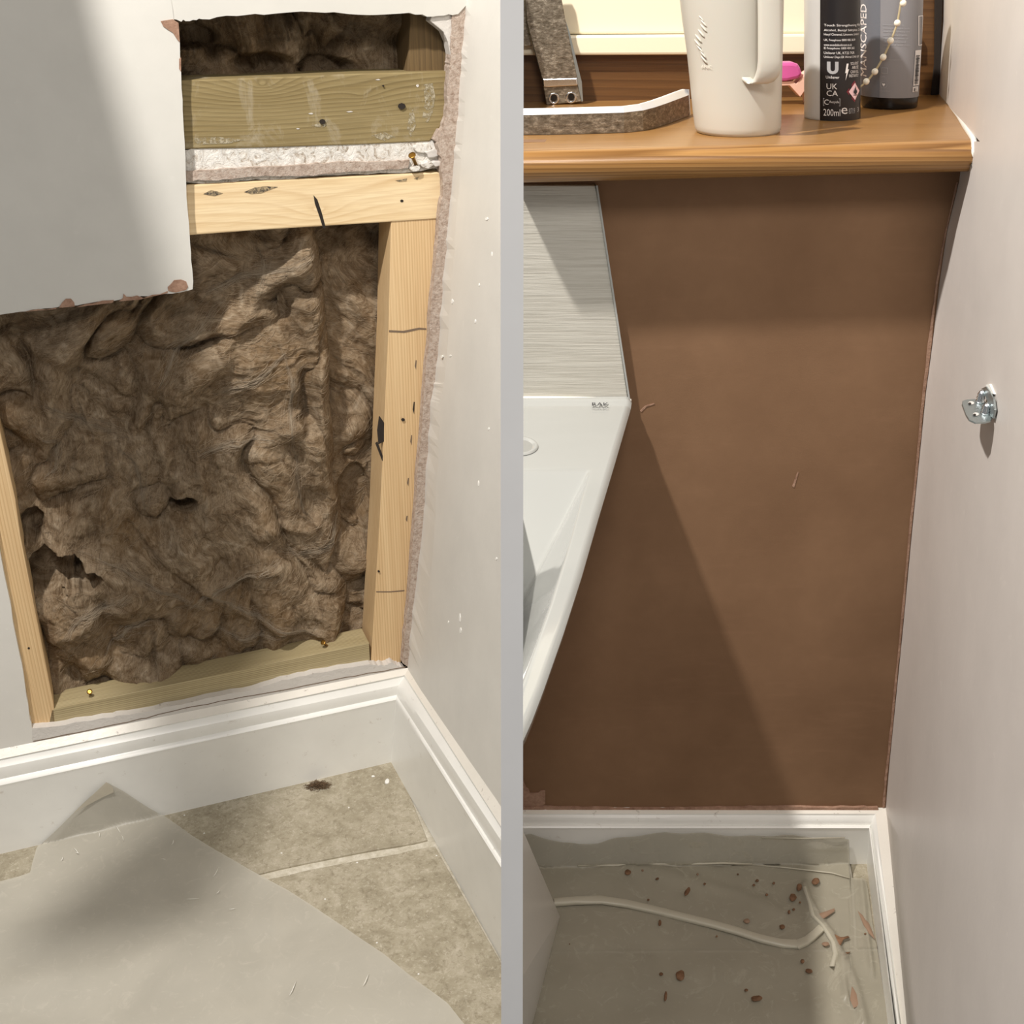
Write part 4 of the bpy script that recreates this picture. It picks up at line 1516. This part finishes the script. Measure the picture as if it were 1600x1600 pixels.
for k in range(260):
    a = rt.uniform(0, 6.28)
    r_ = rt.random() ** .7
    c0 = P0 + Vector((.021 * r_ * math.cos(a), .012 * r_ * math.sin(a), .002 + .006 * (1 - r_) * rt.random()))
    dr = rt.uniform(0, 6.28)
    path = []
    for m_ in range(6):
        path.append(c0.copy())
        dr += rt.gauss(0, .7)
        c0 = c0 + Vector((math.cos(dr) * .0016, math.sin(dr) * .0013, rt.gauss(0, .0006)))
        c0.z = max(c0.z, ZA + .0006)
    parts.append(tube(path, .00045, 3, False))
V, F = join(parts)
tag(mesh('wool_tuft', V, F, m_tuft, None, True, WA), 'small brown tuft of mineral wool on the tile by the skirting', 'debris')
for i, (x, y) in enumerate([(288, 1274), (319, 1302), (440, 1333), (508, 1405), (558, 1348), (589, 1473), (654, 1522), (682, 1337), (545, 1262), (705, 1345)]):
    o = crumb('plaster_speck', ['white plaster speck nearest the dust sheet top, by the skirting', 'white plaster speck beside the upper edge of the dust sheet',
        'white plaster speck left of the grout line end', 'white plaster speck below the grout line near the sheet edge', 'white plaster speck right on the grout line',
        'white plaster speck nearest the lower sheet edge on the front tile', 'white plaster speck lowest on the front tile', 'white plaster speck on the grout line by the right skirting',
        'white plaster speck in the middle of the back tile', 'white plaster speck on the front tile beside the right skirting'][i], 'debris', x, y, (.0018, .0018, .0012), m_crumb, 30 + i)
    o['group'] = 'plaster specks on the left floor'

# ------------------------------------------------------------------ things on the sill
def lathe_px(name, zc, prof, mat, parent, base_px, n=64, smooth=True, y=None, arc=None, off=0.0):
    """turned body; prof = (centre px x, radius px, px y) of each ring seen at the distance of the base"""
    V, F = [], []
    a0, a1 = arc if arc else (0, 2 * math.pi)
    full = arc is None
    m = n if full else n + 1
    for (cx, r, py) in prof:
        q_ = ray(cx, py)
        t = y / q_.y
        C0 = CAM + q_ * t
        R = r * t * 1.0 + off
        turn = -math.atan2(C0.x, C0.y) if arc else 0.0
        for k in range(m):
            a = turn + a0 + (a1 - a0) * k / n
            V.append(C0 + Vector((R * math.sin(a), -R * math.cos(a), 0)))
    for i in range(len(prof) - 1):
        for k in range(n if full else n):
            k2 = (k + 1) % m if full else k + 1
            F.append([i * m + k, i * m + k2, (i + 1) * m + k2, (i + 1) * m + k])
    if full:
        F.append(list(range(m)))
    return mesh(name, V, F, mat, parent, smooth, WB)


# white jug
yc = sp(1152, 206).y
cpx = [(1152, 58, 207.0), (1152, 63, 205.5), (1152.3, 65.8, 201), (1152.3, 67, 194), (1151, 68.5, 170), (1149.5, 70.8, 130), (1147.5, 74, 80), (1144.5, 78, 33), (1141, 83, -40)]
cup = thing('jug', 'white plastic jug with a curved handle standing on the oak sill', 'jug', CAM + ray(1152, 207) * (yc / ray(1152, 207).y))
lathe_px('body', 0, cpx, m_cup, cup, None, 72, y=yc)
tcup = yc / ray(1150, 150).y
def cupP(px, py, f):
    q_ = ray(px, py)
    return CAM + q_ * ((yc + f) / q_.y)
# handle: flat strap curving down and back into the body
R0 = 70 * tcup
rows = []
hp = [(1202, -40, -R0 - .012, 19), (1203, 33, -R0 - .012, 19), (1203, 70, -R0 - .012, 19), (1203, 95, -R0 - .012, 19), (1201.5, 109, -R0 - .011, 19), (1198, 119, -R0 - .009, 18.5), (1192, 127, -R0 - .006, 17), (1184, 130.5, -R0 - .004, 15.5), (1177, 130, -R0 - .002, 13), (1171, 126.5, -R0, 11), (1167, 123, -R0 + .001, 9), (1164.5, 119.5, -R0 + .004, 7.5)]
for (x, y, f, w) in hp:
    r_ = []
    for k in range(12):
        a = k / 12 * 2 * math.pi
        cx, sx = math.cos(a), math.sin(a)
        ex = abs(cx) ** .6 * (1 if cx > 0 else -1)
        es = abs(sx) ** .6 * (1 if sx > 0 else -1)
        P = cupP(x + w * ex, y, f)
        r_.append(P + Vector((0, .006 * es, 0)))
    rows.append(r_)
grid('handle', rows, m_cup, cup, True, WB, close=True)
# raised ripple pattern and worn lettering
for i in range(9):
    y0 = 33 + i * 8
    pts = [(1092 + 5 * math.sin(i) + k * 2.6, y0 - 14 + k * 3.0) for k in range(5)]
    base = []
    for (x, y) in pts:
        c_, r_ = interp([(33, 1144.5), (200, 1152)], y), interp([(33, 78), (200, 67)], y)
        s_ = max(-.98, min(.98, (x - c_) / r_))
        t = yc / ray(c_, y).y
        C0 = CAM + ray(c_, y) * t
        a = math.asin(s_) - math.atan2(C0.x, C0.y)
        base.append(C0 + Vector((r_ * t * math.sin(a), -r_ * t * math.cos(a), 0)))
    V, F = tube(base, [.0003, .0009, .0011, .0009, .0003], 6)
    mesh('ripple', V, F, m_cup, cup, True, WB)


def wrap(VF, cx_fn, r_fn, yc_, x0, y0, off=.0004):
    """lay flat print (px units, y up) on a turned body at px (x0,y0)"""
    V, F = VF
    out = []
    for v in V:
        x, y = x0 + v.x, y0 - v.y
        c_, r_ = cx_fn(y), r_fn(y)
        s_ = max(-.985, min(.985, (x - c_) / r_))
        q_ = ray(c_, y)
        t = yc_ / q_.y
        C0 = CAM + q_ * t
        R = r_ * t + off
        a = math.asin(s_) - math.atan2(C0.x, C0.y)
        out.append(C0 + Vector((R * math.sin(a), -R * math.cos(a), 0)))
    return out, F


cx_cup = lambda y: interp([(33, 1144.5), (200, 1152)], y)
r_cup = lambda y: interp([(33, 78), (200, 67)], y)
V, F = wrap(fit_text('ANIC', 16, 5), cx_cup, r_cup, yc, 1098, 102)
mesh('raised_lettering', V, F, m_sil, cup, False, WB)

# aerosol can
ya = sp(1300, 184).y
can = thing('aerosol_can', 'silver aerosol can with a black printed back label on the sill', 'can', CAM + ray(1300, 187) * (ya / ray(1300, 187).y))
cpr = [(1300, 38, 185.5), (1300, 41.2, 184.8), (1300, 42.4, 183), (1300, 42.6, 179), (1300, 42.6, 33), (1300, 42.6, -40)]
lathe_px('body', 0, cpr, m_can, can, None, 72, y=ya)
cx_a = lambda y: 1300.0
r_a = lambda y: 42.6
lathe_px('label', 0, [(1300, 42.7, 183.5), (1300, 42.8, 182), (1300, 42.8, 33), (1300, 42.8, -40)], m_black, can, None, 48, y=ya, arc=(math.radians(-24), math.radians(150)), off=.0002)


def px_to_arc(cx, r, x):
    return math.asin(max(-1, min(1, (x - cx) / r)))


def wrap_arc(VF, cx, r, yc_, a0, y0, off=.0006):
    """print whose width runs round the body (px units along the arc)"""
    V, F = VF
    out = []
    for v in V:
        a = a0 + v.x / r
        y = y0 - v.y
        q_ = ray(cx, y)
        t = yc_ / q_.y
        C0 = CAM + q_ * t
        R = r * t + off
        a -= math.atan2(C0.x, C0.y)
        out.append(C0 + Vector((R * math.sin(a), -R * math.cos(a), 0)))
    return out, F


def arc_w(x0, x1, cx=1300, r=42.6):
    return (px_to_arc(cx, r, x1) - px_to_arc(cx, r, x0)) * r


def can_text(s, x0, x1, y0, h, mat, name='print'):
    a0 = px_to_arc(1300, 42.6, x0)
    V, F = wrap_arc(fit_text(s, arc_w(x0, x1), h), 1300, 42.6, ya, a0, y0)
    return mesh(name, V, F, mat, can, False, WB)


for s, y, x1, h in [('Touch Strengthening Mild', 40, 1341, 4.6), ('Alcohol, Benzyl Salicylate, Citral', 47.5, 1342, 4.6), ('Hexyl Cinnamal, Limonene, Linalool', 54, 1339, 4.6),
                    ('UK, Freephone 0800 085 2639', 62.5, 1334, 4.4), ('www.soundsdeodorant.co.uk', 69, 1329, 3.6), ('IE Freephone 1800 404 262', 75, 1333, 4.4),
                    ('Unilever UK, KT22 7GR', 82, 1333, 4.4), ('Unilever Dept ER Wirral CH63 3JW', 88.5, 1340, 4.4)]:
    can_text(s, 1288.5, x1, y, h, m_print)
# U emblem, drawn as a heavy U, and its word
V, F = [], []
n = 16
for k in range(n + 1):
    t = k / n
    if t < .3:
        o_, i_ = (0, lerp(19, 7, t / .3)), (5.2, lerp(19, 8, t / .3))
    elif t > .7:
        o_, i_ = (17, lerp(7, 19, (t - .7) / .3)), (11.8, lerp(8, 19, (t - .7) / .3))
    else:
        a = math.pi + (t - .3) / .4 * math.pi
        o_, i_ = (8.5 + 8.5 * math.cos(a), 7.5 + 7.5 * math.sin(a)), (8.5 + 3.3 * math.cos(a), 8 + 3.6 * math.sin(a))
    V += [Vector((o_[0], o_[1], 0)), Vector((i_[0], i_[1], 0))]
for k in range(n):
    F.append([2 * k, 2 * k + 1, 2 * k + 3, 2 * k + 2])
V, F = wrap_arc((V, F), 1300, 42.6, ya, px_to_arc(1300, 42.6, 1293), 112)
mesh('round_emblem', V, F, m_print2, can, False, WB)
can_text('Unilever', 1291.5, 1311, 119, 4.5, m_print)
can_text('UK', 1292.5, 1308, 135, 8.5, m_print)
can_text('CA', 1292.5, 1309, 145.5, 8.5, m_print)
can_text('Recycle', 1297, 1311, 157.5, 5, m_print)
# recycle box outline
def rect(w, h, t):
    V = [Vector(p + (0,)) for p in ((0, 0), (w, 0), (w, h), (0, h), (t, t), (w - t, t), (w - t, h - t), (t, h - t))]
    return V, [[0, 1, 5, 4], [1, 2, 6, 5], [2, 3, 7, 6], [3, 0, 4, 7]]
V, F = wrap_arc(rect(arc_w(1287.5, 1312.5), 12, .9), 1300, 42.6, ya, px_to_arc(1300, 42.6, 1287.5), 161)
mesh('recycle_box', V, F, m_print2, can, False, WB)
can_text('C', 1289, 1295.5, 159, 8, m_print)
can_text('200ml', 1288, 1312.5, 176, 10.5, m_print)
can_text('e', 1314, 1323, 173, 10, m_print)
can_text('8719', 1325, 1334, 173, 8.5, m_print2)
can_text('3', 1337, 1339.5, 171, 7, m_print2)
for s, y, x0, x1 in [('SOLVENT', 98.5, 1327.5, 1338.6), ('ABUSE', 104.5, 1329.5, 1338.8), ('CAN KILL', 111, 1327.5, 1339), ('INSTANTLY', 117, 1325.5, 1339)]:
    can_text(s, x0, x1, y, 4.6, m_print)
bolt = [(2.5, 26), (5.8, 26), (4.2, 17), (6.6, 17.5), (.6, 0), (2.2, 12), (0, 11.5)]
V, F = wrap_arc(([Vector((a, b, 0)) for a, b in bolt], [[0, 1, 2, 5, 6], [2, 3, 4, 5]]), 1300, 42.6, ya, px_to_arc(1300, 42.6, 1319.5), 122)
mesh('lightning_sign', V, F, m_print, can, False, WB)
def dia(w, h, s=1.0):
    return [Vector((w / 2, h / 2 - h / 2 * s, 0)), Vector((w / 2 + w / 2 * s, h / 2, 0)), Vector((w / 2, h / 2 + h / 2 * s, 0)), Vector((w / 2 - w / 2 * s, h / 2, 0))]
a0 = px_to_arc(1300, 42.6, 1321.5)
dw = arc_w(1321.5, 1340.5)
V, F = wrap_arc((dia(dw, 33), [[0, 1, 2, 3]]), 1300, 42.6, ya, a0, 155.5, .0008)
mesh('hazard_diamond', V, F, m_red, can, False, WB)
V, F = wrap_arc((dia(dw, 33, .8), [[0, 1, 2, 3]]), 1300, 42.6, ya, a0, 155.5, .0014)
mesh('hazard_diamond', V, F, m_pinkp, can, False, WB)
fp = [(-3.6, -6), (3.6, -6), (3.8, -4.8), (-3.8, -4.8)]
fl2 = [(-1, -4), (1.8, -4), (3.6, -1), (2.6, 3), (1.6, 1), (.6, 8), (-1.6, 4), (-2, 1), (-3.2, 2.4), (-3.6, -1.4)]
V, F = join([([Vector((dw / 2 + a * 1.1, 16.5 + b, 0)) for a, b in fp], [[0, 1, 2, 3]]), ([Vector((dw / 2 + a * 1.1, 16.5 + b, 0)) for a, b in fl2], [list(range(10))])])
V, F = wrap_arc((V, F), 1300, 42.6, ya, a0, 155.5, .0020)
mesh('flame_symbol', V, F, m_print3, can, False, WB)

# dark grey bottle
yb = sp(1390, 167).y
bot = thing('toiletry_bottle', 'grey-labelled black toiletry bottle by the window frame', 'bottle', CAM + ray(1389, 166) * (yb / ray(1389, 166).y))
lathe_px('body', 0, [(1389, 35, 169.5), (1389, 40, 168), (1389, 42.4, 164), (1389, 43.4, 156), (1389.3, 43.8, 149.5), (1391, 47, 60), (1392, 49, -40)], m_bplastic, bot, None, 72, y=yb)
cb_ = lambda y: interp([(-40, 1392), (60, 1391), (150, 1389.3)], y)
rb_ = lambda y: interp([(-40, 49), (60, 47), (150, 43.8)], y)
def blab(name, a0, a1, mat, off):
    return lathe_px(name, 0, [(cb_(y), rb_(y), y) for y in (148.5, 120, 90, 60, 33, 0, -40)], mat, bot, None, 40, y=yb, arc=(math.radians(a0), math.radians(a1)), off=off)
blab('label', -120, 120, m_grey, .0003)
blab('label_band', -120, -18, m_dgrey, .0006)
def bwrap(VF, x0, y0, off=.001):
    return wrap(VF, cb_, rb_, yb, x0, y0, off)
V, F = fit_text('MANSCAPED', 112, 9)
V, F = join([(V, F), ([v + Vector((.5, .25, 0)) for v in V], F)])
V = [Vector((-v.y, v.x, 0)) for v in V]        # reads upward
V, F = bwrap((V, F), 1357, 118)
mesh('vertical_lettering', V, F, m_print, bot, False, WB)
for i in range(7):
    V, F = bwrap(fit_text(['Directions apply to', 'cleanse thoroughly body', 'rinse well and enjoy the', 'avoid contact with', 'ingredients water of', 'use as directed', 'keep out of reach clean'][i], [30, 38, 38, 34, 36, 32, 38][i], 2.6), 1381, 38 + i * 5.1)
    mesh('small_print', V, F, m_print2, bot, False, WB)
for s, x, y, w in [('dermatologist tested', 1386, 91, 22), ('12M', 1378, 117, 5.5), ('cruelty free', 1376, 139, 15)]:
    V, F = bwrap(fit_text(s, w, 2.2), x, y)
    mesh('small_print', V, F, m_print2, bot, False, WB)
def ringf(r1, r2, n=20):
    V = []
    for k in range(n):
        a = k / n * 6.2832
        V += [Vector((r1 * math.cos(a), r1 * math.sin(a), 0)), Vector((r2 * math.cos(a), r2 * math.sin(a), 0))]
    return V, [[2 * k, 2 * k + 1, (2 * k + 3) % (2 * n), (2 * k + 2) % (2 * n)] for k in range(n)]
V, F = bwrap(ringf(5.2, 4.6), 1382, 128.5)
mesh('round_symbol', V, F, m_print2, bot, False, WB)
V, F = bwrap(([Vector((-2.4, 1.6, 0)), Vector((0, -2.4, 0)), Vector((2.4, 1.6, 0)), Vector((1.2, 2.2, 0)), Vector((0, 1.4, 0)), Vector((-1.2, 2.2, 0))], [[0, 1, 4, 5], [1, 2, 3, 4]]), 1382, 128.5)
mesh('heart_symbol', V, F, m_print, bot, False, WB)
V, F = bwrap(rect(9, 9, .8), 1379, 111)
mesh('jar_symbol', V, F, m_print2, bot, False, WB)
# barcode patch
V, F = bwrap(([Vector((0, 0, 0)), Vector((8.5, 0, 0)), Vector((11.5, 54, 0)), Vector((3.2, 54, 0))], [[0, 1, 2, 3]]), 1424.0, 130)
mesh('barcode_patch', V, F, m_print, bot, False, WB)
rbc = random.Random(2)
parts = []
y = 2.5
while y < 46:
    h = rbc.choice([.6, .9, 1.4])
    x0 = 1.4 + y * .055
    parts.append(([Vector((x0, y, 0)), Vector((x0 + 5.4, y, 0)), Vector((x0 + 5.5, y + h, 0)), Vector((x0 + .05, y + h, 0))], [[0, 1, 2, 3]]))
    y += h + rbc.choice([.6, .8, 1.1])
V, F = bwrap(join(parts), 1424.0, 130, .0014)
mesh('barcode', V, F, m_print3, bot, False, WB)
V, F = bwrap(([Vector((0, 0, 0)), Vector((7.5, 0, 0)), Vector((8, 8, 0)), Vector((.5, 8, 0))], [[0, 1, 2, 3]]), 1423.0, 140)
mesh('barcode_patch', V, F, m_print, bot, False, WB)
V, F = bwrap(fit_text('E', 4, 5), 1425, 139, .0014)
mesh('barcode', V, F, m_print3, bot, False, WB)
V, F = bwrap(rect(7.5, 46, 1.2), 1431.5, 69)
mesh('white_frame', V, F, m_print, bot, False, WB)

# bead chain of the blind, hanging in front of the bottle
ych = yb - .06
def atY(px, py, y):
    q_ = ray(px, py)
    return CAM + q_ * (y / q_.y)
ch_path = [(1420, -60), (1410, -10), (1402, 37), (1392, 64), (1380, 90), (1367, 112), (1354, 128), (1345, 135), (1336, 139)]
pts = []
for (a, b), (c_, d) in zip(ch_path, ch_path[1:]):
    for k in range(4):
        pts.append(atY(lerp(a, c_, k / 4), lerp(b, d, k / 4), ych))
pts.append(atY(1336, 139, ych))
chain = thing('blind_chain', 'white beaded blind chain draped in front of the grey bottle', 'chain', pts[-1])
V, F = tube(pts, .0012, 8)
mesh('cord', V, F, m_cord, chain, True, WB)
bm = bmesh.new()
bmesh.ops.create_uvsphere(bm, u_segments=20, v_segments=12, radius=.0037)
bv = [v.co.copy() for v in bm.verts]
bf = [[v.index for v in f.verts] for f in bm.faces]
bm.free()
b0 = None
bpos = [atY(x, y, ych) for x, y in [(1402, 36), (1391.5, 63.5), (1380, 89.5), (1367, 112), (1353.5, 127.5), (1411, 5), (1417, -28)]]
bead0 = mesh('bead', [v + bpos[0] for v in bv], bf, m_bead, chain, True, WB)
for p in bpos[1:]:
    o = bead0.copy()
    o.location = p - bpos[0]
    COL.objects.link(o)

# chrome rail: strap bracket with two screw holes, long flat bar with a curved end
rail = thing('towel_rail', 'tarnished chrome towel rail lying on the sill left of the jug', 'towel rail', sp(900, 205))
path = [(801, 210.5), (860, 210), (920, 208.5), (975, 207), (1005, 204), (1025, 199.5), (1045, 193), (1062, 186.5), (1078, 180)]
hts = [.0305] * 4 + [.0305, .0305, .0300, .0290, .0285]
rows = [[], [], [], []]
tops = [(801, 171), (860, 170), (920, 168.5), (975, 167), (1005, 163.5), (1025, 158), (1045, 151), (1062, 144.5), (1076, 139.5)]
front_b, front_t = [], []
for (x, y), (tx, ty) in zip(path, tops):
    B = sp(x, y, .0008)
    q_ = ray(tx, ty)
    T = CAM + q_ * ((B.y) / q_.y)
    front_b.append(B); front_t.append(T)
def off(P, i, arr, w):
    a_, b_ = arr[max(i - 1, 0)], arr[min(i + 1, len(arr) - 1)]
    d = (b_ - a_); d.z = 0; d.normalize()
    return P + Vector((-d.y, d.x, 0)) * w
bb = [off(p, i, front_b, .0075) for i, p in enumerate(front_b)]
bt = [off(p, i, front_t, .0075) for i, p in enumerate(front_t)]
grid('bar_face', [front_b, [p.lerp(q2, .5) for p, q2 in zip(front_b, front_t)], [p.lerp(q2, .78) for p, q2 in zip(front_b, front_t)]], m_tarn, rail, False, WB)
# top in paler chrome that holds the highlight, and polished back
fc = [p.lerp(q2, .22) for p, q2 in zip(front_t, front_b)]
grid('bar_top', [fc, [off(p, i, front_t, .0045) for i, p in enumerate(front_t)], bt], m_chrome_top, rail, False, WB)
grid('bar', [bt, bb, [p for p in front_b]], m_chrome, rail, False, WB)
V = [front_b[-1], front_t[-1], bt[-1], bb[-1]]
mesh('bar_end', V + [v + Vector((.0008, .0004, 0)) for v in V], [[0, 1, 2, 3], [7, 6, 5, 4], [0, 1, 5, 4], [1, 2, 6, 5], [2, 3, 7, 6], [3, 0, 4, 7]], m_chrome, rail, False, WB)
V, F = fit_text('ok', 1, 1)
# triangular worn patch at the curved end
yf = sp(878, 163).y
BP = Pl(Vector((0, yf, 0)), (0, -1, 0))
prism('bracket_foot', [(849, 136), (903, 133), (909, 159), (854, 164)], BP, .004, -.004, m_tarn, rail, WB, bevel=.0008)
prism('bracket_bend', [(847, 123), (902, 121.5), (903, 134), (848.5, 137)], BP, .007, -.003, m_chrome, rail, WB, bevel=.0015)
prism('bracket_arm', [(818, -40), (870, -42), (884, 33), (902, 121.5), (847, 124), (823, 35)], BP, .006, -.001, m_tarn, rail, WB, bevel=.0008)
prism('bracket_arm', [(801, -40), (816, -40), (823, 36), (831, 72), (801, 73)], BP, -.006, -.012, m_tarn, rail, WB, bevel=.0008)
prism('bracket_side', [(884, 33), (890, 50), (909, 128), (911, 158), (909, 159), (903, 133), (902, 121), (882, 33)], BP, .005, -.004, m_zinc, rail, WB)
for (x, y) in ((865.5, 154), (892.5, 152.5)):
    V, F = [], []
    C0 = BP.p(x, y, .0044)
    for i, (r, h) in enumerate([(.0068, 0), (.0062, .0006), (.0038, -.0008)]):
        for k in range(20):
            a = k / 20 * 6.2832
            V.append(C0 + Vector((r * math.cos(a), -h, r * math.sin(a))))
    for i in range(2):
        for k in range(20):
            F.append([i * 20 + k, i * 20 + (k + 1) % 20, (i + 1) * 20 + (k + 1) % 20, (i + 1) * 20 + k])
    mesh('countersunk_hole', V, F, m_chrome, rail, True, WB)
    V = [C0 + Vector((.004 * math.cos(k / 16 * 6.2832), -.0009, .004 * math.sin(k / 16 * 6.2832) + .0008)) for k in range(16)]
    mesh('screw_hole', V, [list(range(16))], m_bplastic, rail, False, WB)

# pink pad in its pale tray, between jug and can
yp = sp(1235, 163).y
PP = Pl(Vector((0, yp, 0)), (0, -1, 0))
tray = thing('pink_razor_holder', 'pink pad on a pale pink zigzag holder behind jug and can', 'holder', PP.p(1235, 163))
prism('pad', [(1196, 98), (1240, 97.5), (1247, 100), (1251, 106), (1253.5, 114), (1253, 119), (1247, 123), (1230, 127), (1196, 128)], PP, .016, -.01, m_pink, tray, WB, bevel=.004)
prism('zigzag_tray', [(1190, 128), (1239, 127), (1244, 131), (1247.5, 127), (1258, 116), (1270, 108), (1270, 163), (1262, 163), (1258, 141), (1250.5, 151.5), (1234, 133.5), (1220, 134), (1205, 135), (1205, 166), (1196, 166), (1196, 134)], PP, .012, -.012, m_ppink, tray, WB, bevel=.0006)

# ------------------------------------------------------------------ steel bracket on the right wall
Pw = PB.p(1551, 650)
zk = Pw.z
brk = thing('angle_bracket', 'small zinc angle bracket with two screws on the right wall', 'bracket', Pw)
outl = [(1503, 631), (1504, 626), (1510, 624), (1522, 623), (1535, 625), (1550, 633), (1553, 640), (1551, 652), (1548, 657), (1540, 659), (1524, 659.5), (1514, 655), (1509, 647)]
V1 = [fl(x, y, zk + .0012) for x, y in outl]
V0 = [v - Vector((0, 0, .0018)) for v in V1]
n = len(outl)
mesh('leaf', V1 + V0, [list(range(n)), list(range(2 * n - 1, n - 1, -1))] + [[i, (i + 1) % n, n + (i + 1) % n, n + i] for i in range(n)], m_zinc, brk, False, WB, bevel=.0004)
for (x, y) in ((1517.5, 629.5), (1525, 647)):
    V = [fl(x + 4.6 * math.cos(k / 16 * 6.2832), y + 2.6 * math.sin(k / 16 * 6.2832), zk + .0016) for k in range(16)]
    mesh('hole', V, [list(range(16))], m_wall_warm, brk, False, WB)
    V = [fl(x - 2.2 + 2.4 * math.cos(k / 12 * 6.2832), y + .8 + 1.6 * math.sin(k / 12 * 6.2832), zk + .0019) for k in range(12)]
    mesh('hole', V, [list(range(12))], m_gap_ink, brk, False, WB)  # shade inside the hole put in as a dark disc
up_ = [(1533, 607), (1540, 604), (1545, 611), (1552, 624), (1554, 640), (1551, 654), (1546, 650), (1545, 634), (1538, 616)]
fr2 = [PB.p(x, y, .003) for x, y in up_]
n = len(up_)
mesh('leaf', fr2 + [p - PB.n * .0018 for p in fr2], [list(range(n)), list(range(2 * n - 1, n - 1, -1))] + [[i, (i + 1) % n, n + (i + 1) % n, n + i] for i in range(n)], m_zinc, brk, False, WB, bevel=.0004)
for (x0, y0, x1, y1) in ((1531, 629, 1533, 611), (1539, 647, 1541, 631)):
    a_ = fl(x0, y0, zk + .001)
    b_ = a_ + Vector((.0008, .001, abs(fl(x0, y0, zk).z - atY(x1, y1, a_.y).z)))
    pts = [a_.lerp(b_, k / 8) for k in range(9)]
    V, F = tube(pts, [.0038, .0040, .0030, .0038, .0030, .0036, .0028, .0022, .0004], 10)
    mesh('screw', V, F, m_chrome, brk, True, WB)
prism('anchor_patch', [(1540, 601), (1546, 600), (1549, 607), (1553, 616), (1547, 614)], PB, .0015, -.001, m_crumb, brk, WB)

for o in bpy.data.objects:
    if '_base' in o:
        del o['_base']
